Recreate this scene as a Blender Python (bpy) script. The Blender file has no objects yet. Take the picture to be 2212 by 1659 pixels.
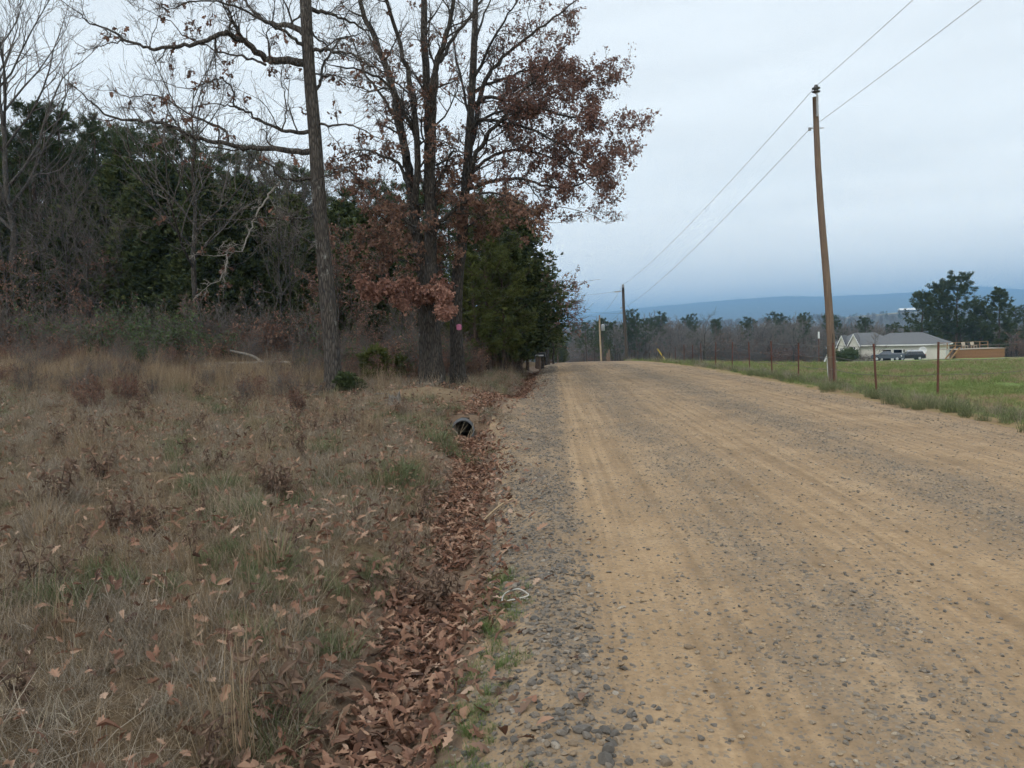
import bpy, math, random
import numpy as np
from mathutils import Vector, Matrix

R = math.radians
random.seed(7)
rs = np.random.RandomState(11)
SC = bpy.context.scene
COL = SC.collection

# ------------------------------------------------------------------ camera
F, CXP, CYP = 1720.0, 1106.0, 829.5            # the photograph measured on a 2212 x 1659 grid
EYE = np.array([0.0, 0.0, 1.6])
_d = np.array([1188 - CXP, CYP - 720, -F]); _d /= np.linalg.norm(_d)      # the road's direction (+Y)
_roll = R(1.5)
_z = np.array([-math.sin(_roll), math.cos(_roll), 0.0]); _z -= _z.dot(_d) * _d; _z /= np.linalg.norm(_z)
_x = np.cross(_d, _z)
CAMROT = np.array([_x, _d, _z])                # camera vector -> world vector
cam_data = bpy.data.cameras.new('camera')
cam = bpy.data.objects.new('camera', cam_data)
COL.objects.link(cam)
M4 = Matrix([list(CAMROT[i]) + [EYE[i]] for i in range(3)] + [[0, 0, 0, 1]])
cam.matrix_world = M4
cam_data.sensor_width = 36.0
cam_data.lens = F / 2212.0 * 36.0
cam_data.clip_start = 0.05
cam_data.clip_end = 60000
SC.camera = cam

# ------------------------------------------------------------------ sky, sun, exposure
world = bpy.data.worlds.new('World'); SC.world = world; world.use_nodes = True
wn, wl = world.node_tree.nodes, world.node_tree.links
wn.clear()
w_out = wn.new('ShaderNodeOutputWorld'); w_bg = wn.new('ShaderNodeBackground')
w_bg.inputs['Strength'].default_value = 0.1
w_sky = wn.new('ShaderNodeTexSky'); w_sky.sky_type = 'NISHITA'; w_sky.sun_disc = False
w_sky.sun_elevation = R(50); w_sky.sun_rotation = R(150)
w_tc = wn.new('ShaderNodeTexCoord'); w_sep = wn.new('ShaderNodeSeparateXYZ')
w_noise = wn.new('ShaderNodeTexNoise'); w_noise.inputs['Scale'].default_value = 2.2; w_noise.inputs['Detail'].default_value = 4
w_map = wn.new('ShaderNodeMapping'); w_map.inputs['Scale'].default_value = (1, 1, 4)
w_ramp = wn.new('ShaderNodeValToRGB')
cr = w_ramp.color_ramp
cr.elements[0].position = 0.0; cr.elements[0].color = (1.04, 1.05, 1.02, 1)
cr.elements[1].position = 1.0; cr.elements[1].color = (0.92, 0.97, 1.0, 1)
for p_, c_ in ((0.09, (1.03, 1.05, 1.02, 1)), (0.18, (0.86, 0.91, 0.92, 1)), (0.40, (0.765, 0.825, 0.865, 1))):
    e_ = cr.elements.new(p_); e_.color = c_
w_add = wn.new('ShaderNodeMath'); w_add.operation = 'MULTIPLY_ADD'
w_add.inputs[1].default_value = 0.16; w_add.inputs[2].default_value = -0.08
w_add2 = wn.new('ShaderNodeMath'); w_add2.operation = 'ADD'
w_scale = wn.new('ShaderNodeVectorMath'); w_scale.operation = 'SCALE'; w_scale.inputs['Scale'].default_value = 10.0
w_mix = wn.new('ShaderNodeMix'); w_mix.data_type = 'RGBA'; w_mix.inputs['Factor'].default_value = 0.93
wl.new(w_tc.outputs['Generated'], w_sep.inputs[0]); wl.new(w_tc.outputs['Generated'], w_map.inputs[0])
wl.new(w_map.outputs[0], w_noise.inputs['Vector'])
wl.new(w_noise.outputs[0], w_add.inputs[0])
wl.new(w_sep.outputs['Z'], w_add2.inputs[0]); wl.new(w_add.outputs[0], w_add2.inputs[1])
wl.new(w_add2.outputs[0], w_ramp.inputs[0])
w_n2 = wn.new('ShaderNodeTexNoise'); w_n2.inputs['Scale'].default_value = 3.0; w_n2.inputs['Detail'].default_value = 6
w_m2 = wn.new('ShaderNodeMapping'); w_m2.inputs['Scale'].default_value = (1, 1, 9); wl.new(w_tc.outputs['Generated'], w_m2.inputs[0]); wl.new(w_m2.outputs[0], w_n2.inputs['Vector'])
w_mr = wn.new('ShaderNodeMapRange'); w_mr.inputs['From Min'].default_value = 0.3; w_mr.inputs['From Max'].default_value = 0.7; w_mr.inputs['To Min'].default_value = 0.92; w_mr.inputs['To Max'].default_value = 1.05
wl.new(w_n2.outputs[0], w_mr.inputs['Value'])
w_s2 = wn.new('ShaderNodeVectorMath'); w_s2.operation = 'SCALE'; wl.new(w_ramp.outputs[0], w_s2.inputs[0]); wl.new(w_mr.outputs[0], w_s2.inputs['Scale'])
wl.new(w_s2.outputs[0], w_scale.inputs[0])
wl.new(w_sky.outputs[0], w_mix.inputs['A']); wl.new(w_scale.outputs[0], w_mix.inputs['B'])
wl.new(w_mix.outputs['Result'], w_bg.inputs['Color']); wl.new(w_bg.outputs[0], w_out.inputs[0])

sun_data = bpy.data.lights.new('sun', 'SUN'); sun = bpy.data.objects.new('sun', sun_data); COL.objects.link(sun)
sun_data.energy = 1.1; sun_data.angle = R(25); sun_data.color = (1.0, 0.97, 0.92)
sun.rotation_euler = (R(40), 0, R(150 - 180))

SC.view_settings.view_transform = 'Standard'
try: SC.view_settings.look = 'None'
except Exception: pass
SC.view_settings.gamma = 1.0
SC.view_settings.exposure = 0.35
SC.view_settings.use_curve_mapping = False
cy = SC.cycles
cy.max_bounces = 4; cy.diffuse_bounces = 2; cy.glossy_bounces = 2; cy.transmission_bounces = 2
cy.transparent_max_bounces = 6; cy.volume_bounces = 0
cy.use_denoising = True
cy.use_adaptive_sampling = True; cy.adaptive_threshold = 0.035; cy.time_limit = 1100; cy.adaptive_min_samples = 20
cy.caustics_reflective = False; cy.caustics_refractive = False

# ------------------------------------------------------------------ pixel <-> place
def at(px, py, Y):
    v = CAMROT @ np.array([(px - CXP) / F, (CYP - py) / F, -1.0])
    return EYE + v * (Y / v[1])
def proj(p):
    v = CAMROT.T @ (np.asarray(p, float) - EYE)
    return CXP + F * v[0] / -v[2], CYP - F * v[1] / -v[2]

# ------------------------------------------------------------------ terrain
PIPE = at(1000, 931, 14.45)
def off_pipe(X, Y): return ~((np.abs(X - PIPE[0] - 0.03) < 0.23) & (Y > 14.42) & (Y < 14.9))
def sstep(a, b, x):
    t = np.clip((np.asarray(x, float) - a) / (b - a), 0, 1); return t * t * (3 - 2 * t)
def wob(x, y, k=1.0, seed=0.0):
    x = np.asarray(x, float) * k; y = np.asarray(y, float) * k
    return (np.sin(1.7 * x + 0.9 * y + seed) + np.sin(-1.1 * x + 2.3 * y + 1.3 + seed * 2.1) + np.sin(2.9 * x + 1.9 * y + 4.1 + seed)
            + 0.6 * np.sin(5.1 * x - 3.7 * y + seed * 1.7) + 0.5 * np.sin(-4.3 * x - 6.1 * y + 2.0)) / 4.1
def cen(y): return 0.009 * np.maximum(0, np.asarray(y, float) - 30)
def dcen(y): return np.interp(y, [-30, 6, 10, 14.5, 18, 21, 27, 40, 9000], [-0.80, -0.82, -1.06, -1.55, -1.45, -1.15, -0.95, -1.1, -1.1])
def b1(y): return dcen(y) - 0.45 + 0.07 * wob(0, y, 1.1, 3)
def b2(y): return dcen(y) + 0.38 + 0.07 * wob(0, y, 1.6, 1)
def b3(y): return 6.95 + 0.22 * wob(0, y, 0.5, 2) + 0.1 * wob(0, y, 1.9, 5)
def para(y, a, smax):
    y = np.maximum(np.asarray(y, float) - 10, 0); y1 = smax / (2 * a)
    return -np.where(y < y1, a * y * y, a * y1 * y1 + smax * (y - y1))
def fillm(y): return sstep(14.5, 14.95, y) * (1 - sstep(19.0, 21.5, y))
def height(x, y):
    x = np.asarray(x, float); y = np.asarray(y, float)
    s = x - cen(y)
    zr = para(y, 0.000271, 0.06)
    zf = para(y, 0.000507, 0.05)
    zl = zr * (1 - sstep(4, 40, -s)) + (0.6 * zr) * sstep(4, 40, -s)
    k = sstep(6, 26, s)
    base = np.where(s > 3.4, zr * (1 - k) + zf * k, zl)
    base = np.maximum(base, -26 - 0.004 * np.abs(x))
    near = 1 - sstep(60, 200, y)
    # road crown and verge
    z = base - 0.012 * np.abs(s - 3.4) * (s > b1(y)) * (s < 7.5) - (0.05 + 0.2 * sstep(7.0, 9.0, s)) * (s >= 7.5) * 1.0
    z = np.where((s > 6.6) & (s < 7.5), base - 0.012 * np.abs(s - 3.4) - 0.004 * (s - 6.6), z)
    # left bank
    bank = base + 0.02 + 0.045 * np.maximum(0, -s - 1.3) * (1 - 0.6 * sstep(30, 200, -s)) + 0.075 * wob(x, y, 0.8) * near
    kb = sstep(b2(y) + 0.05, b1(y) - 0.25, s)
    z = np.where(s < 0.3, (base - 0.045) * (1 - kb) + bank * kb, z)
    # ditch
    t = s - dcen(y)
    dep = 0.27 * np.exp(-(t / 0.40) ** 2 * np.where(t < 0, 0.55, 1.3))
    z = z - dep * (1 - fillm(y)) * (s < 1.0)
    # driveway fill over the pipe and the bare earth mound
    z = z + 0.14 * fillm(y) * np.exp(-(t / 0.75) ** 2)
    z = z + 0.30 * np.exp(-(((x + 3.0) / 1.35) ** 2 + ((y - 18.6) / 1.15) ** 2) ** 1.3)
    z = z + 0.65 * sstep(34, 18, np.hypot(x - 61, (y - 134)))
    # windrow of gravel, ruts
    rough = 0.010 * wob(x, y, 5.0, 2) + 0.006 * wob(x, y, 13.0, 5)
    on = (s > b1(y)) & (s < 7.2) & (y < 60)
    z = z + np.where(on, 0.028 * np.exp(-((s - 0.0) / 0.22) ** 2) + 0.018 * np.exp(-((s - 3.7) / 0.3) ** 2) - 0.014 * np.exp(-((s - 2.45) / 0.3) ** 2)
                     - 0.012 * np.exp(-((s - 0.75) / 0.3) ** 2) - 0.012 * np.exp(-((s - 5.3) / 0.3) ** 2) + 0.5 * rough, 0)
    z = z + np.where(s < b1(y), 0.04 * wob(x, y, 2.3, 4) * near, 0)
    z = z + np.where(s > 7.6, (0.05 * wob(x, y, 0.7, 7) + 0.03 * wob(x, y, 2.1, 1)) * near, 0)
    return z
def hz(x, y): return float(height(np.array([x]), np.array([y]))[0])
def gx(px, Y):
    py = 770.0; X = 0.0
    for _ in range(4):
        X = at(px, py, Y)[0]; py = proj((X, Y, hz(X, Y)))[1]
    return X
def on_ground(px, Y):
    X = gx(px, Y); return np.array([X, Y, hz(X, Y)])

# ------------------------------------------------------------------ materials
def mat_base(name):
    m = bpy.data.materials.new(name); m.use_nodes = True
    n, l = m.node_tree.nodes, m.node_tree.links
    return m, n, l, n['Principled BSDF']
def ramp(n, l, fac, stops):
    r = n.new('ShaderNodeValToRGB'); e = r.color_ramp.elements
    e[0].position, e[0].color = stops[0][0], (*stops[0][1], 1)
    e[1].position, e[1].color = stops[-1][0], (*stops[-1][1], 1)
    for p, c in stops[1:-1]:
        q = e.new(p); q.color = (*c, 1)
    if fac is not None: l.new(fac, r.inputs[0])
    return r.outputs[0]
def tcoord(n, l, scale=(1, 1, 1)):
    t = n.new('ShaderNodeTexCoord'); mp = n.new('ShaderNodeMapping'); mp.inputs['Scale'].default_value = scale
    l.new(t.outputs['Object'], mp.inputs[0]); return mp.outputs[0]
def noise(n, l, vec, scale, detail=4, rough=0.55):
    t = n.new('ShaderNodeTexNoise'); t.inputs['Scale'].default_value = scale; t.inputs['Detail'].default_value = detail
    t.inputs['Roughness'].default_value = rough
    if vec is not None: l.new(vec, t.inputs['Vector'])
    return t.outputs[0]
def voro(n, l, vec, scale, feat='F1'):
    t = n.new('ShaderNodeTexVoronoi'); t.feature = feat; t.inputs['Scale'].default_value = scale
    if vec is not None: l.new(vec, t.inputs['Vector'])
    return t
def mixc(n, l, fac, a, b, mode='MIX'):
    m = n.new('ShaderNodeMix'); m.data_type = 'RGBA'; m.blend_type = mode
    for v, i in ((fac, 'Factor'), (a, 'A'), (b, 'B')):
        if isinstance(v, (int, float)): m.inputs[i].default_value = v
        elif isinstance(v, tuple): m.inputs[i].default_value = (*v, 1)
        else: l.new(v, m.inputs[i])
    return m.outputs['Result']
def math_(n, l, op, a, b=0.0, c=None, clamp=False):
    m = n.new('ShaderNodeMath'); m.operation = op; m.use_clamp = clamp
    for i, v in enumerate((a, b) if c is None else (a, b, c)):
        if isinstance(v, (int, float)): m.inputs[i].default_value = v
        else: l.new(v, m.inputs[i])
    return m.outputs[0]
def bump(n, l, p, hgt, strength, dist=0.02):
    b = n.new('ShaderNodeBump'); b.inputs['Strength'].default_value = strength; b.inputs['Distance'].default_value = dist
    l.new(hgt, b.inputs['Height']); l.new(b.outputs[0], p.inputs['Normal'])
def attr(n, name, typ='GEOMETRY'):
    a = n.new('ShaderNodeAttribute'); a.attribute_name = name; a.attribute_type = typ; return a
def flat(name, c1, c2=None, rough=0.7, scale=6.0, metal=0.0, b=0.0, stretch=(1, 1, 1)):
    m, n, l, p = mat_base(name); v = tcoord(n, l, stretch)
    c2 = c2 or tuple(x * 0.72 for x in c1)
    nz = noise(n, l, v, scale, 6, 0.65)
    l.new(ramp(n, l, nz, [(0.3, c2), (0.7, c1)]), p.inputs['Base Color'])
    p.inputs['Roughness'].default_value = rough; p.inputs['Metallic'].default_value = metal
    if b: bump(n, l, p, nz, b)
    return m
def bark(name, dark, light, lichen, sc=1.0, lich=0.62, bs=0.9):
    m, n, l, p = mat_base(name)
    v = tcoord(n, l, (1, 1, 0.22))
    vo = voro(n, l, v, 22 * sc, 'DISTANCE_TO_EDGE'); nz = noise(n, l, v, 9 * sc, 8, 0.7)
    hgt = math_(n, l, 'ADD', math_(n, l, 'MULTIPLY', vo.outputs[0], 2.2, clamp=True), math_(n, l, 'MULTIPLY', nz, 0.8))
    c = ramp(n, l, hgt, [(0.25, dark), (0.95, light)])
    v2 = tcoord(n, l, (1, 1, 0.6)); n2 = noise(n, l, v2, 3.2 * sc, 8, 0.72)
    f = ramp(n, l, n2, [(lich - 0.02, (0, 0, 0)), (lich + 0.08, (1, 1, 1))])
    l.new(mixc(n, l, f, c, lichen), p.inputs['Base Color'])
    p.inputs['Roughness'].default_value = 0.95; p.inputs['Specular IOR Level'].default_value = 0.15
    bump(n, l, p, hgt, bs, 0.03)
    return m
def leafmat(name, stops, trans=0.25, use_tint=True, rough=0.75, spec=0.2):
    """colour picked per piece: the mesh's own 'tint' value plus a random value per object copy"""
    m, n, l, p = mat_base(name)
    oi = n.new('ShaderNodeObjectInfo'); a = attr(n, 'tint')
    f = math_(n, l, 'FRACT', math_(n, l, 'ADD', a.outputs['Fac'], math_(n, l, 'MULTIPLY', oi.outputs['Random'], 0.35 if use_tint else 1.0)))
    if use_tint:
        f = math_(n, l, 'ADD', math_(n, l, 'MULTIPLY', a.outputs['Fac'], 0.72), math_(n, l, 'MULTIPLY', oi.outputs['Random'], 0.28))
    c = ramp(n, l, f, stops)
    l.new(c, p.inputs['Base Color']); p.inputs['Roughness'].default_value = rough
    p.inputs['Specular IOR Level'].default_value = spec
    if trans:
        tr = n.new('ShaderNodeBsdfTranslucent'); l.new(c, tr.inputs['Color'])
        mx = n.new('ShaderNodeMixShader'); mx.inputs[0].default_value = trans
        l.new(p.outputs[0], mx.inputs[1]); l.new(tr.outputs[0], mx.inputs[2])
        l.new(mx.outputs[0], n['Material Output'].inputs[0])
    return m

# ------------------------------------------------------------------ objects
def mesh(name, verts, faces, mats=(), smooth=False, mi=None):
    me = bpy.data.meshes.new(name)
    me.from_pydata([tuple(v) for v in verts], [], [tuple(f) for f in faces])
    for m in (mats if isinstance(mats, (list, tuple)) else [mats]): me.materials.append(m)
    if mi is not None: me.polygons.foreach_set('material_index', mi)
    if smooth: me.polygons.foreach_set('use_smooth', [True] * len(me.polygons))
    me.update(); return me
def npmesh(name, V, T, mat, smooth=False, tint=None, quads=False):
    """fast mesh from arrays: V (n,3); T (m,3) or (m,4)"""
    V = np.asarray(V, np.float32); T = np.asarray(T, np.int32); k = T.shape[1]
    me = bpy.data.meshes.new(name)
    me.vertices.add(len(V)); me.vertices.foreach_set('co', V.ravel())
    me.loops.add(T.size); me.loops.foreach_set('vertex_index', T.ravel())
    me.polygons.add(len(T)); me.polygons.foreach_set('loop_start', np.arange(0, T.size, k, dtype=np.int32))
    if mat is not None: me.materials.append(mat)
    me.polygons.foreach_set('use_smooth', np.full(len(T), smooth, dtype=bool))
    if tint is not None:
        a = me.attributes.new('tint', 'FLOAT', 'POINT'); a.data.foreach_set('value', np.asarray(tint, np.float32))
    me.update(calc_edges=True); return me
def link(name, me, parent=None, loc=None, rot=None, scale=None, **props):
    o = bpy.data.objects.new(name, me); COL.objects.link(o)
    if parent is not None: o.parent = parent
    if loc is not None: o.location = loc
    if rot is not None: o.rotation_euler = rot
    if scale is not None: o.scale = (scale,) * 3 if isinstance(scale, (int, float)) else scale
    for k, v in props.items(): o[k] = v
    return o
def thing(name, label, category, loc=(0, 0, 0), rotz=0.0, group=None, scale=None, rot=None):
    o = link(name, None, None, loc, rot or (0, 0, rotz), scale, label=label, category=category)
    o.empty_display_size = 0.2
    if group: o['group'] = group
    return o

class Boxes:
    """collects boxes, bars and tubes into one part"""
    def __init__(self): self.v = []; self.f = []
    def add(self, vs, fs):
        b = len(self.v); self.v += [tuple(map(float, v)) for v in vs]; self.f += [tuple(i + b for i in f) for f in fs]; return self
    def box(self, x0, x1, y0, y1, z0, z1):
        vs = [(x, y, z) for z in (z0, z1) for y in (y0, y1) for x in (x0, x1)]
        return self.add(vs, [(0, 2, 3, 1), (4, 5, 7, 6), (0, 1, 5, 4), (2, 6, 7, 3), (0, 4, 6, 2), (1, 3, 7, 5)])
    def tube(self, pts, rad, sides=8, cap=True):
        pts = [Vector(p) for p in pts]; n = len(pts)
        rad = [rad] * n if isinstance(rad, (int, float)) else rad
        avg = (pts[-1] - pts[0])
        if avg.length < 1e-6: avg = Vector((0, 0, 1))
        ref = Vector((0, 0, 1)) if abs(avg.normalized().z) < 0.8 else Vector((1, 0, 0))
        vs, fs = [], []
        for i, p in enumerate(pts):
            t = (pts[min(i + 1, n - 1)] - pts[max(i - 1, 0)]).normalized()
            a = t.cross(ref).normalized(); b = t.cross(a)
            for k in range(sides):
                th = 2 * math.pi * k / sides
                vs.append(p + (a * math.cos(th) + b * math.sin(th)) * rad[i])
        for i in range(n - 1):
            for k in range(sides):
                k2 = (k + 1) % sides
                fs.append((i * sides + k, i * sides + k2, (i + 1) * sides + k2, (i + 1) * sides + k))
        if cap:
            fs.append(tuple(range(sides))); fs.append(tuple((n - 1) * sides + k for k in reversed(range(sides))))
        return self.add(vs, fs)
    def prism(self, poly, y0, y1):
        """outline in x,z extruded along y"""
        n = len(poly); vs = [(x, y0, z) for x, z in poly] + [(x, y1, z) for x, z in poly]
        fs = [tuple(range(n)), tuple(range(2 * n - 1, n - 1, -1))] + [(i, i + n, (i + 1) % n + n, (i + 1) % n) for i in range(n)]
        return self.add(vs, fs)
    def lathe(self, prof, c=(0, 0, 0), sides=14):
        vs, fs = [], []
        for r, z in prof:
            for k in range(sides):
                a = 2 * math.pi * k / sides; vs.append((c[0] + r * math.cos(a), c[1] + r * math.sin(a), c[2] + z))
        for i in range(len(prof) - 1):
            for k in range(sides):
                k2 = (k + 1) % sides; fs.append((i * sides + k, i * sides + k2, (i + 1) * sides + k2, (i + 1) * sides + k))
        fs.append(tuple(reversed(range(sides)))); fs.append(tuple((len(prof) - 1) * sides + k for k in range(sides)))
        return self.add(vs, fs)
    def build(self, name, mat, parent=None, smooth=False, **kw):
        return link(name, mesh(name, self.v, self.f, mat, smooth), parent, **kw)

# scatter: one stuff object, copies of small source meshes set on points by geometry nodes
def scatter(name, protos, P, rot, scl, idx, parent=None, **props):
    src = bpy.data.collections.new(name + '_sources')
    for i, me in enumerate(protos):
        o = bpy.data.objects.new('%s_source_%02d' % (name, i), me); src.objects.link(o)
    me = bpy.data.meshes.new(name); n = len(P)
    me.vertices.add(n); me.vertices.foreach_set('co', np.asarray(P, np.float32).ravel())
    a = me.attributes.new('rot', 'FLOAT_VECTOR', 'POINT'); a.data.foreach_set('vector', np.asarray(rot, np.float32).ravel())
    a = me.attributes.new('scl', 'FLOAT', 'POINT'); a.data.foreach_set('value', np.asarray(scl, np.float32))
    a = me.attributes.new('idx', 'INT', 'POINT'); a.data.foreach_set('value', np.asarray(idx, np.int32))
    o = link(name, me, parent, **props)
    ng = bpy.data.node_groups.new(name + '_scatter', 'GeometryNodeTree')
    ng.interface.new_socket('Geometry', in_out='INPUT', socket_type='NodeSocketGeometry')
    ng.interface.new_socket('Geometry', in_out='OUTPUT', socket_type='NodeSocketGeometry')
    N, L = ng.nodes, ng.links
    gi = N.new('NodeGroupInput'); go = N.new('NodeGroupOutput'); iop = N.new('GeometryNodeInstanceOnPoints')
    ci = N.new('GeometryNodeCollectionInfo'); ci.inputs['Collection'].default_value = src
    ci.inputs['Separate Children'].default_value = True; ci.inputs['Reset Children'].default_value = True
    def na(nm, typ):
        q = N.new('GeometryNodeInputNamedAttribute'); q.data_type = typ; q.inputs['Name'].default_value = nm; return q.outputs['Attribute']
    m2p = N.new('GeometryNodeMeshToPoints')
    L.new(gi.outputs[0], m2p.inputs['Mesh']); L.new(m2p.outputs[0], iop.inputs['Points'])
    L.new(ci.outputs[0], iop.inputs['Instance']); iop.inputs['Pick Instance'].default_value = True
    L.new(na('idx', 'INT'), iop.inputs['Instance Index'])
    e2r = N.new('FunctionNodeEulerToRotation'); L.new(na('rot', 'FLOAT_VECTOR'), e2r.inputs[0])
    L.new(e2r.outputs[0], iop.inputs['Rotation']); L.new(na('scl', 'FLOAT'), iop.inputs['Scale'])
    L.new(iop.outputs[0], go.inputs[0])
    md = o.modifiers.new('scatter', 'NODES'); md.node_group = ng
    return o
# ================================================================== the land
def gravel_amount(s, y):
    g = 1.05 * np.exp(-((s + 0.15) / 0.35) ** 4) + 0.85 * np.exp(-((s - 3.8) / 0.55) ** 2) + 0.62 * np.exp(-((s - 1.5) / 0.5) ** 2) + 0.42 * np.exp(-((s - 6.3) / 0.4) ** 2)
    g = g * (0.8 + 0.45 * wob(s, y, 0.9, 9)) + 0.14 + 0.14 * wob(s * 2, y, 0.6, 4)
    g = np.where(s < -0.05, np.maximum(g, 0.72 + 0.4 * wob(s * 3, y, 1.3, 2)), g) * (0.78 + 0.5 * wob(s * 2, y, 2.2, 5))
    g = g + 0.18 * sstep(8, 24, y) * sstep(5.6, 4.6, s) * sstep(0.6, 1.2, s) * (0.6 + 0.6 * wob(s, y, 0.5, 3))
    return np.clip(g, 0, 1)

def m_road():
    m, n, l, p = mat_base('gravel_road')
    v = tcoord(n, l); g = attr(n, 'gravel').outputs['Fac']
    big = noise(n, l, v, 0.9, 5, 0.6); fine = noise(n, l, v, 26, 6, 0.7); mid = noise(n, l, v, 6, 5, 0.65)
    dirt = ramp(n, l, big, [(0.3, (0.28, 0.19, 0.106)), (0.55, (0.37, 0.258, 0.150)), (0.75, (0.415, 0.30, 0.18))])
    dirt = mixc(n, l, math_(n, l, 'MULTIPLY', ramp(n, l, mid, [(0.35, (1, 1, 1)), (0.55, (0, 0, 0))]), 0.45), dirt, (0.24, 0.165, 0.095))
    dirt = mixc(n, l, 0.5, dirt, ramp(n, l, fine, [(0.3, (0.55, 0.5, 0.45)), (0.7, (1.2, 1.2, 1.2))]), 'MULTIPLY')
    streak = noise(n, l, tcoord(n, l, (5.0, 0.10, 1.0)), 1.6, 5, 0.6)
    dirt = mixc(n, l, 0.7, dirt, ramp(n, l, streak, [(0.35, (0.66, 0.63, 0.60)), (0.62, (1.18, 1.18, 1.18))]), 'MULTIPLY')
    # small stones bedded in the dirt
    nv = n.new('ShaderNodeTexNoise'); nv.inputs['Scale'].default_value = 45; l.new(v, nv.inputs['Vector'])
    vm = n.new('ShaderNodeVectorMath'); vm.operation = 'MULTIPLY_ADD'; vm.inputs[1].default_value = (0.03, 0.03, 0.03); l.new(nv.outputs['Color'], vm.inputs[0]); l.new(v, vm.inputs[2]); vs_ = vm.outputs[0]
    def stones(scale, thr):
        vo = voro(n, l, vs_, scale); rnd = n.new('ShaderNodeSeparateColor'); l.new(vo.outputs['Color'], rnd.inputs[0])
        keep = math_(n, l, 'GREATER_THAN', math_(n, l, 'ADD', g, math_(n, l, 'MULTIPLY', mid, 0.3)), math_(n, l, 'ADD', rnd.outputs[0], thr))
        disc = math_(n, l, 'LESS_THAN', vo.outputs['Distance'], 0.42)
        col = ramp(n, l, rnd.outputs[1], [(0.0, (0.12, 0.105, 0.09)), (0.45, (0.19, 0.16, 0.13)), (0.75, (0.26, 0.20, 0.135)), (1.0, (0.30, 0.255, 0.20))])
        return math_(n, l, 'MULTIPLY', keep, disc), col, vo.outputs['Distance']
    f1, c1, d1 = stones(34, 0.05); f2, c2, d2 = stones(70, 0.0)
    c = mixc(n, l, math_(n, l, 'MULTIPLY', f2, 0.5), dirt, c2); c = mixc(n, l, math_(n, l, 'MULTIPLY', f1, 0.85), c, c1)
    c = mixc(n, l, math_(n, l, 'MULTIPLY', g, 0.56), c, (0.165, 0.138, 0.108))
    l.new(c, p.inputs['Base Color']); p.inputs['Roughness'].default_value = 0.92; p.inputs['Specular IOR Level'].default_value = 0.2
    h = math_(n, l, 'ADD', math_(n, l, 'MULTIPLY', fine, 0.5), math_(n, l, 'ADD', math_(n, l, 'MULTIPLY', f1, 0.7), math_(n, l, 'MULTIPLY', f2, 0.35)))
    bump(n, l, p, h, 0.7, 0.012)
    return m
def m_ground():
    m, n, l, p = mat_base('weedy_ground'); v = tcoord(n, l); d = attr(n, 'dirt').outputs['Fac']
    a = noise(n, l, v, 1.3, 6, 0.65); b = noise(n, l, v, 22, 8, 0.75); c3 = noise(n, l, v, 5, 5, 0.7)
    c = ramp(n, l, a, [(0.3, (0.115, 0.085, 0.055)), (0.55, (0.165, 0.12, 0.075)), (0.75, (0.14, 0.125, 0.07))])
    c = mixc(n, l, 0.75, c, ramp(n, l, b, [(0.3, (0.35, 0.33, 0.3)), (0.7, (1.45, 1.4, 1.35))]), 'MULTIPLY')
    c = mixc(n, l, d, c, ramp(n, l, c3, [(0.3, (0.16, 0.115, 0.072)), (0.7, (0.235, 0.175, 0.112))]))
    l.new(c, p.inputs['Base Color']); p.inputs['Roughness'].default_value = 1.0; p.inputs['Specular IOR Level'].default_value = 0.1
    bump(n, l, p, b, 0.9, 0.03); return m
def m_ditch():
    m, n, l, p = mat_base('ditch_mud'); v = tcoord(n, l)
    a = noise(n, l, v, 3, 6, 0.65); b = noise(n, l, v, 30, 8, 0.75)
    c = ramp(n, l, a, [(0.3, (0.13, 0.085, 0.055)), (0.7, (0.20, 0.14, 0.09))])
    c = mixc(n, l, 0.6, c, ramp(n, l, b, [(0.3, (0.45, 0.42, 0.4)), (0.7, (1.3, 1.25, 1.2))]), 'MULTIPLY')
    l.new(c, p.inputs['Base Color']); p.inputs['Roughness'].default_value = 0.95
    bump(n, l, p, b, 0.8, 0.02); return m
def m_field():
    m, n, l, p = mat_base('pasture'); v = tcoord(n, l); dr = attr(n, 'dirt').outputs['Fac']
    a = noise(n, l, tcoord(n, l, (0.6, 1.6, 1)), 0.22, 6, 0.62); b = noise(n, l, v, 14, 8, 0.75); c3 = noise(n, l, v, 1.6, 6, 0.7)
    f = math_(n, l, 'ADD', math_(n, l, 'MULTIPLY', a, 0.65), math_(n, l, 'MULTIPLY', c3, 0.35))
    c = ramp(n, l, f, [(0.36, (0.30, 0.215, 0.115)), (0.43, (0.245, 0.222, 0.095)), (0.50, (0.175, 0.222, 0.075)), (0.62, (0.145, 0.235, 0.065))])
    c = mixc(n, l, 0.7, c, ramp(n, l, b, [(0.3, (0.5, 0.5, 0.5)), (0.7, (1.35, 1.35, 1.3))]), 'MULTIPLY')
    c = mixc(n, l, dr, c, (0.30, 0.205, 0.115))
    l.new(c, p.inputs['Base Color']); p.inputs['Roughness'].default_value = 1.0; p.inputs['Specular IOR Level'].default_value = 0.1
    bump(n, l, p, b, 0.9, 0.05); return m

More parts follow.
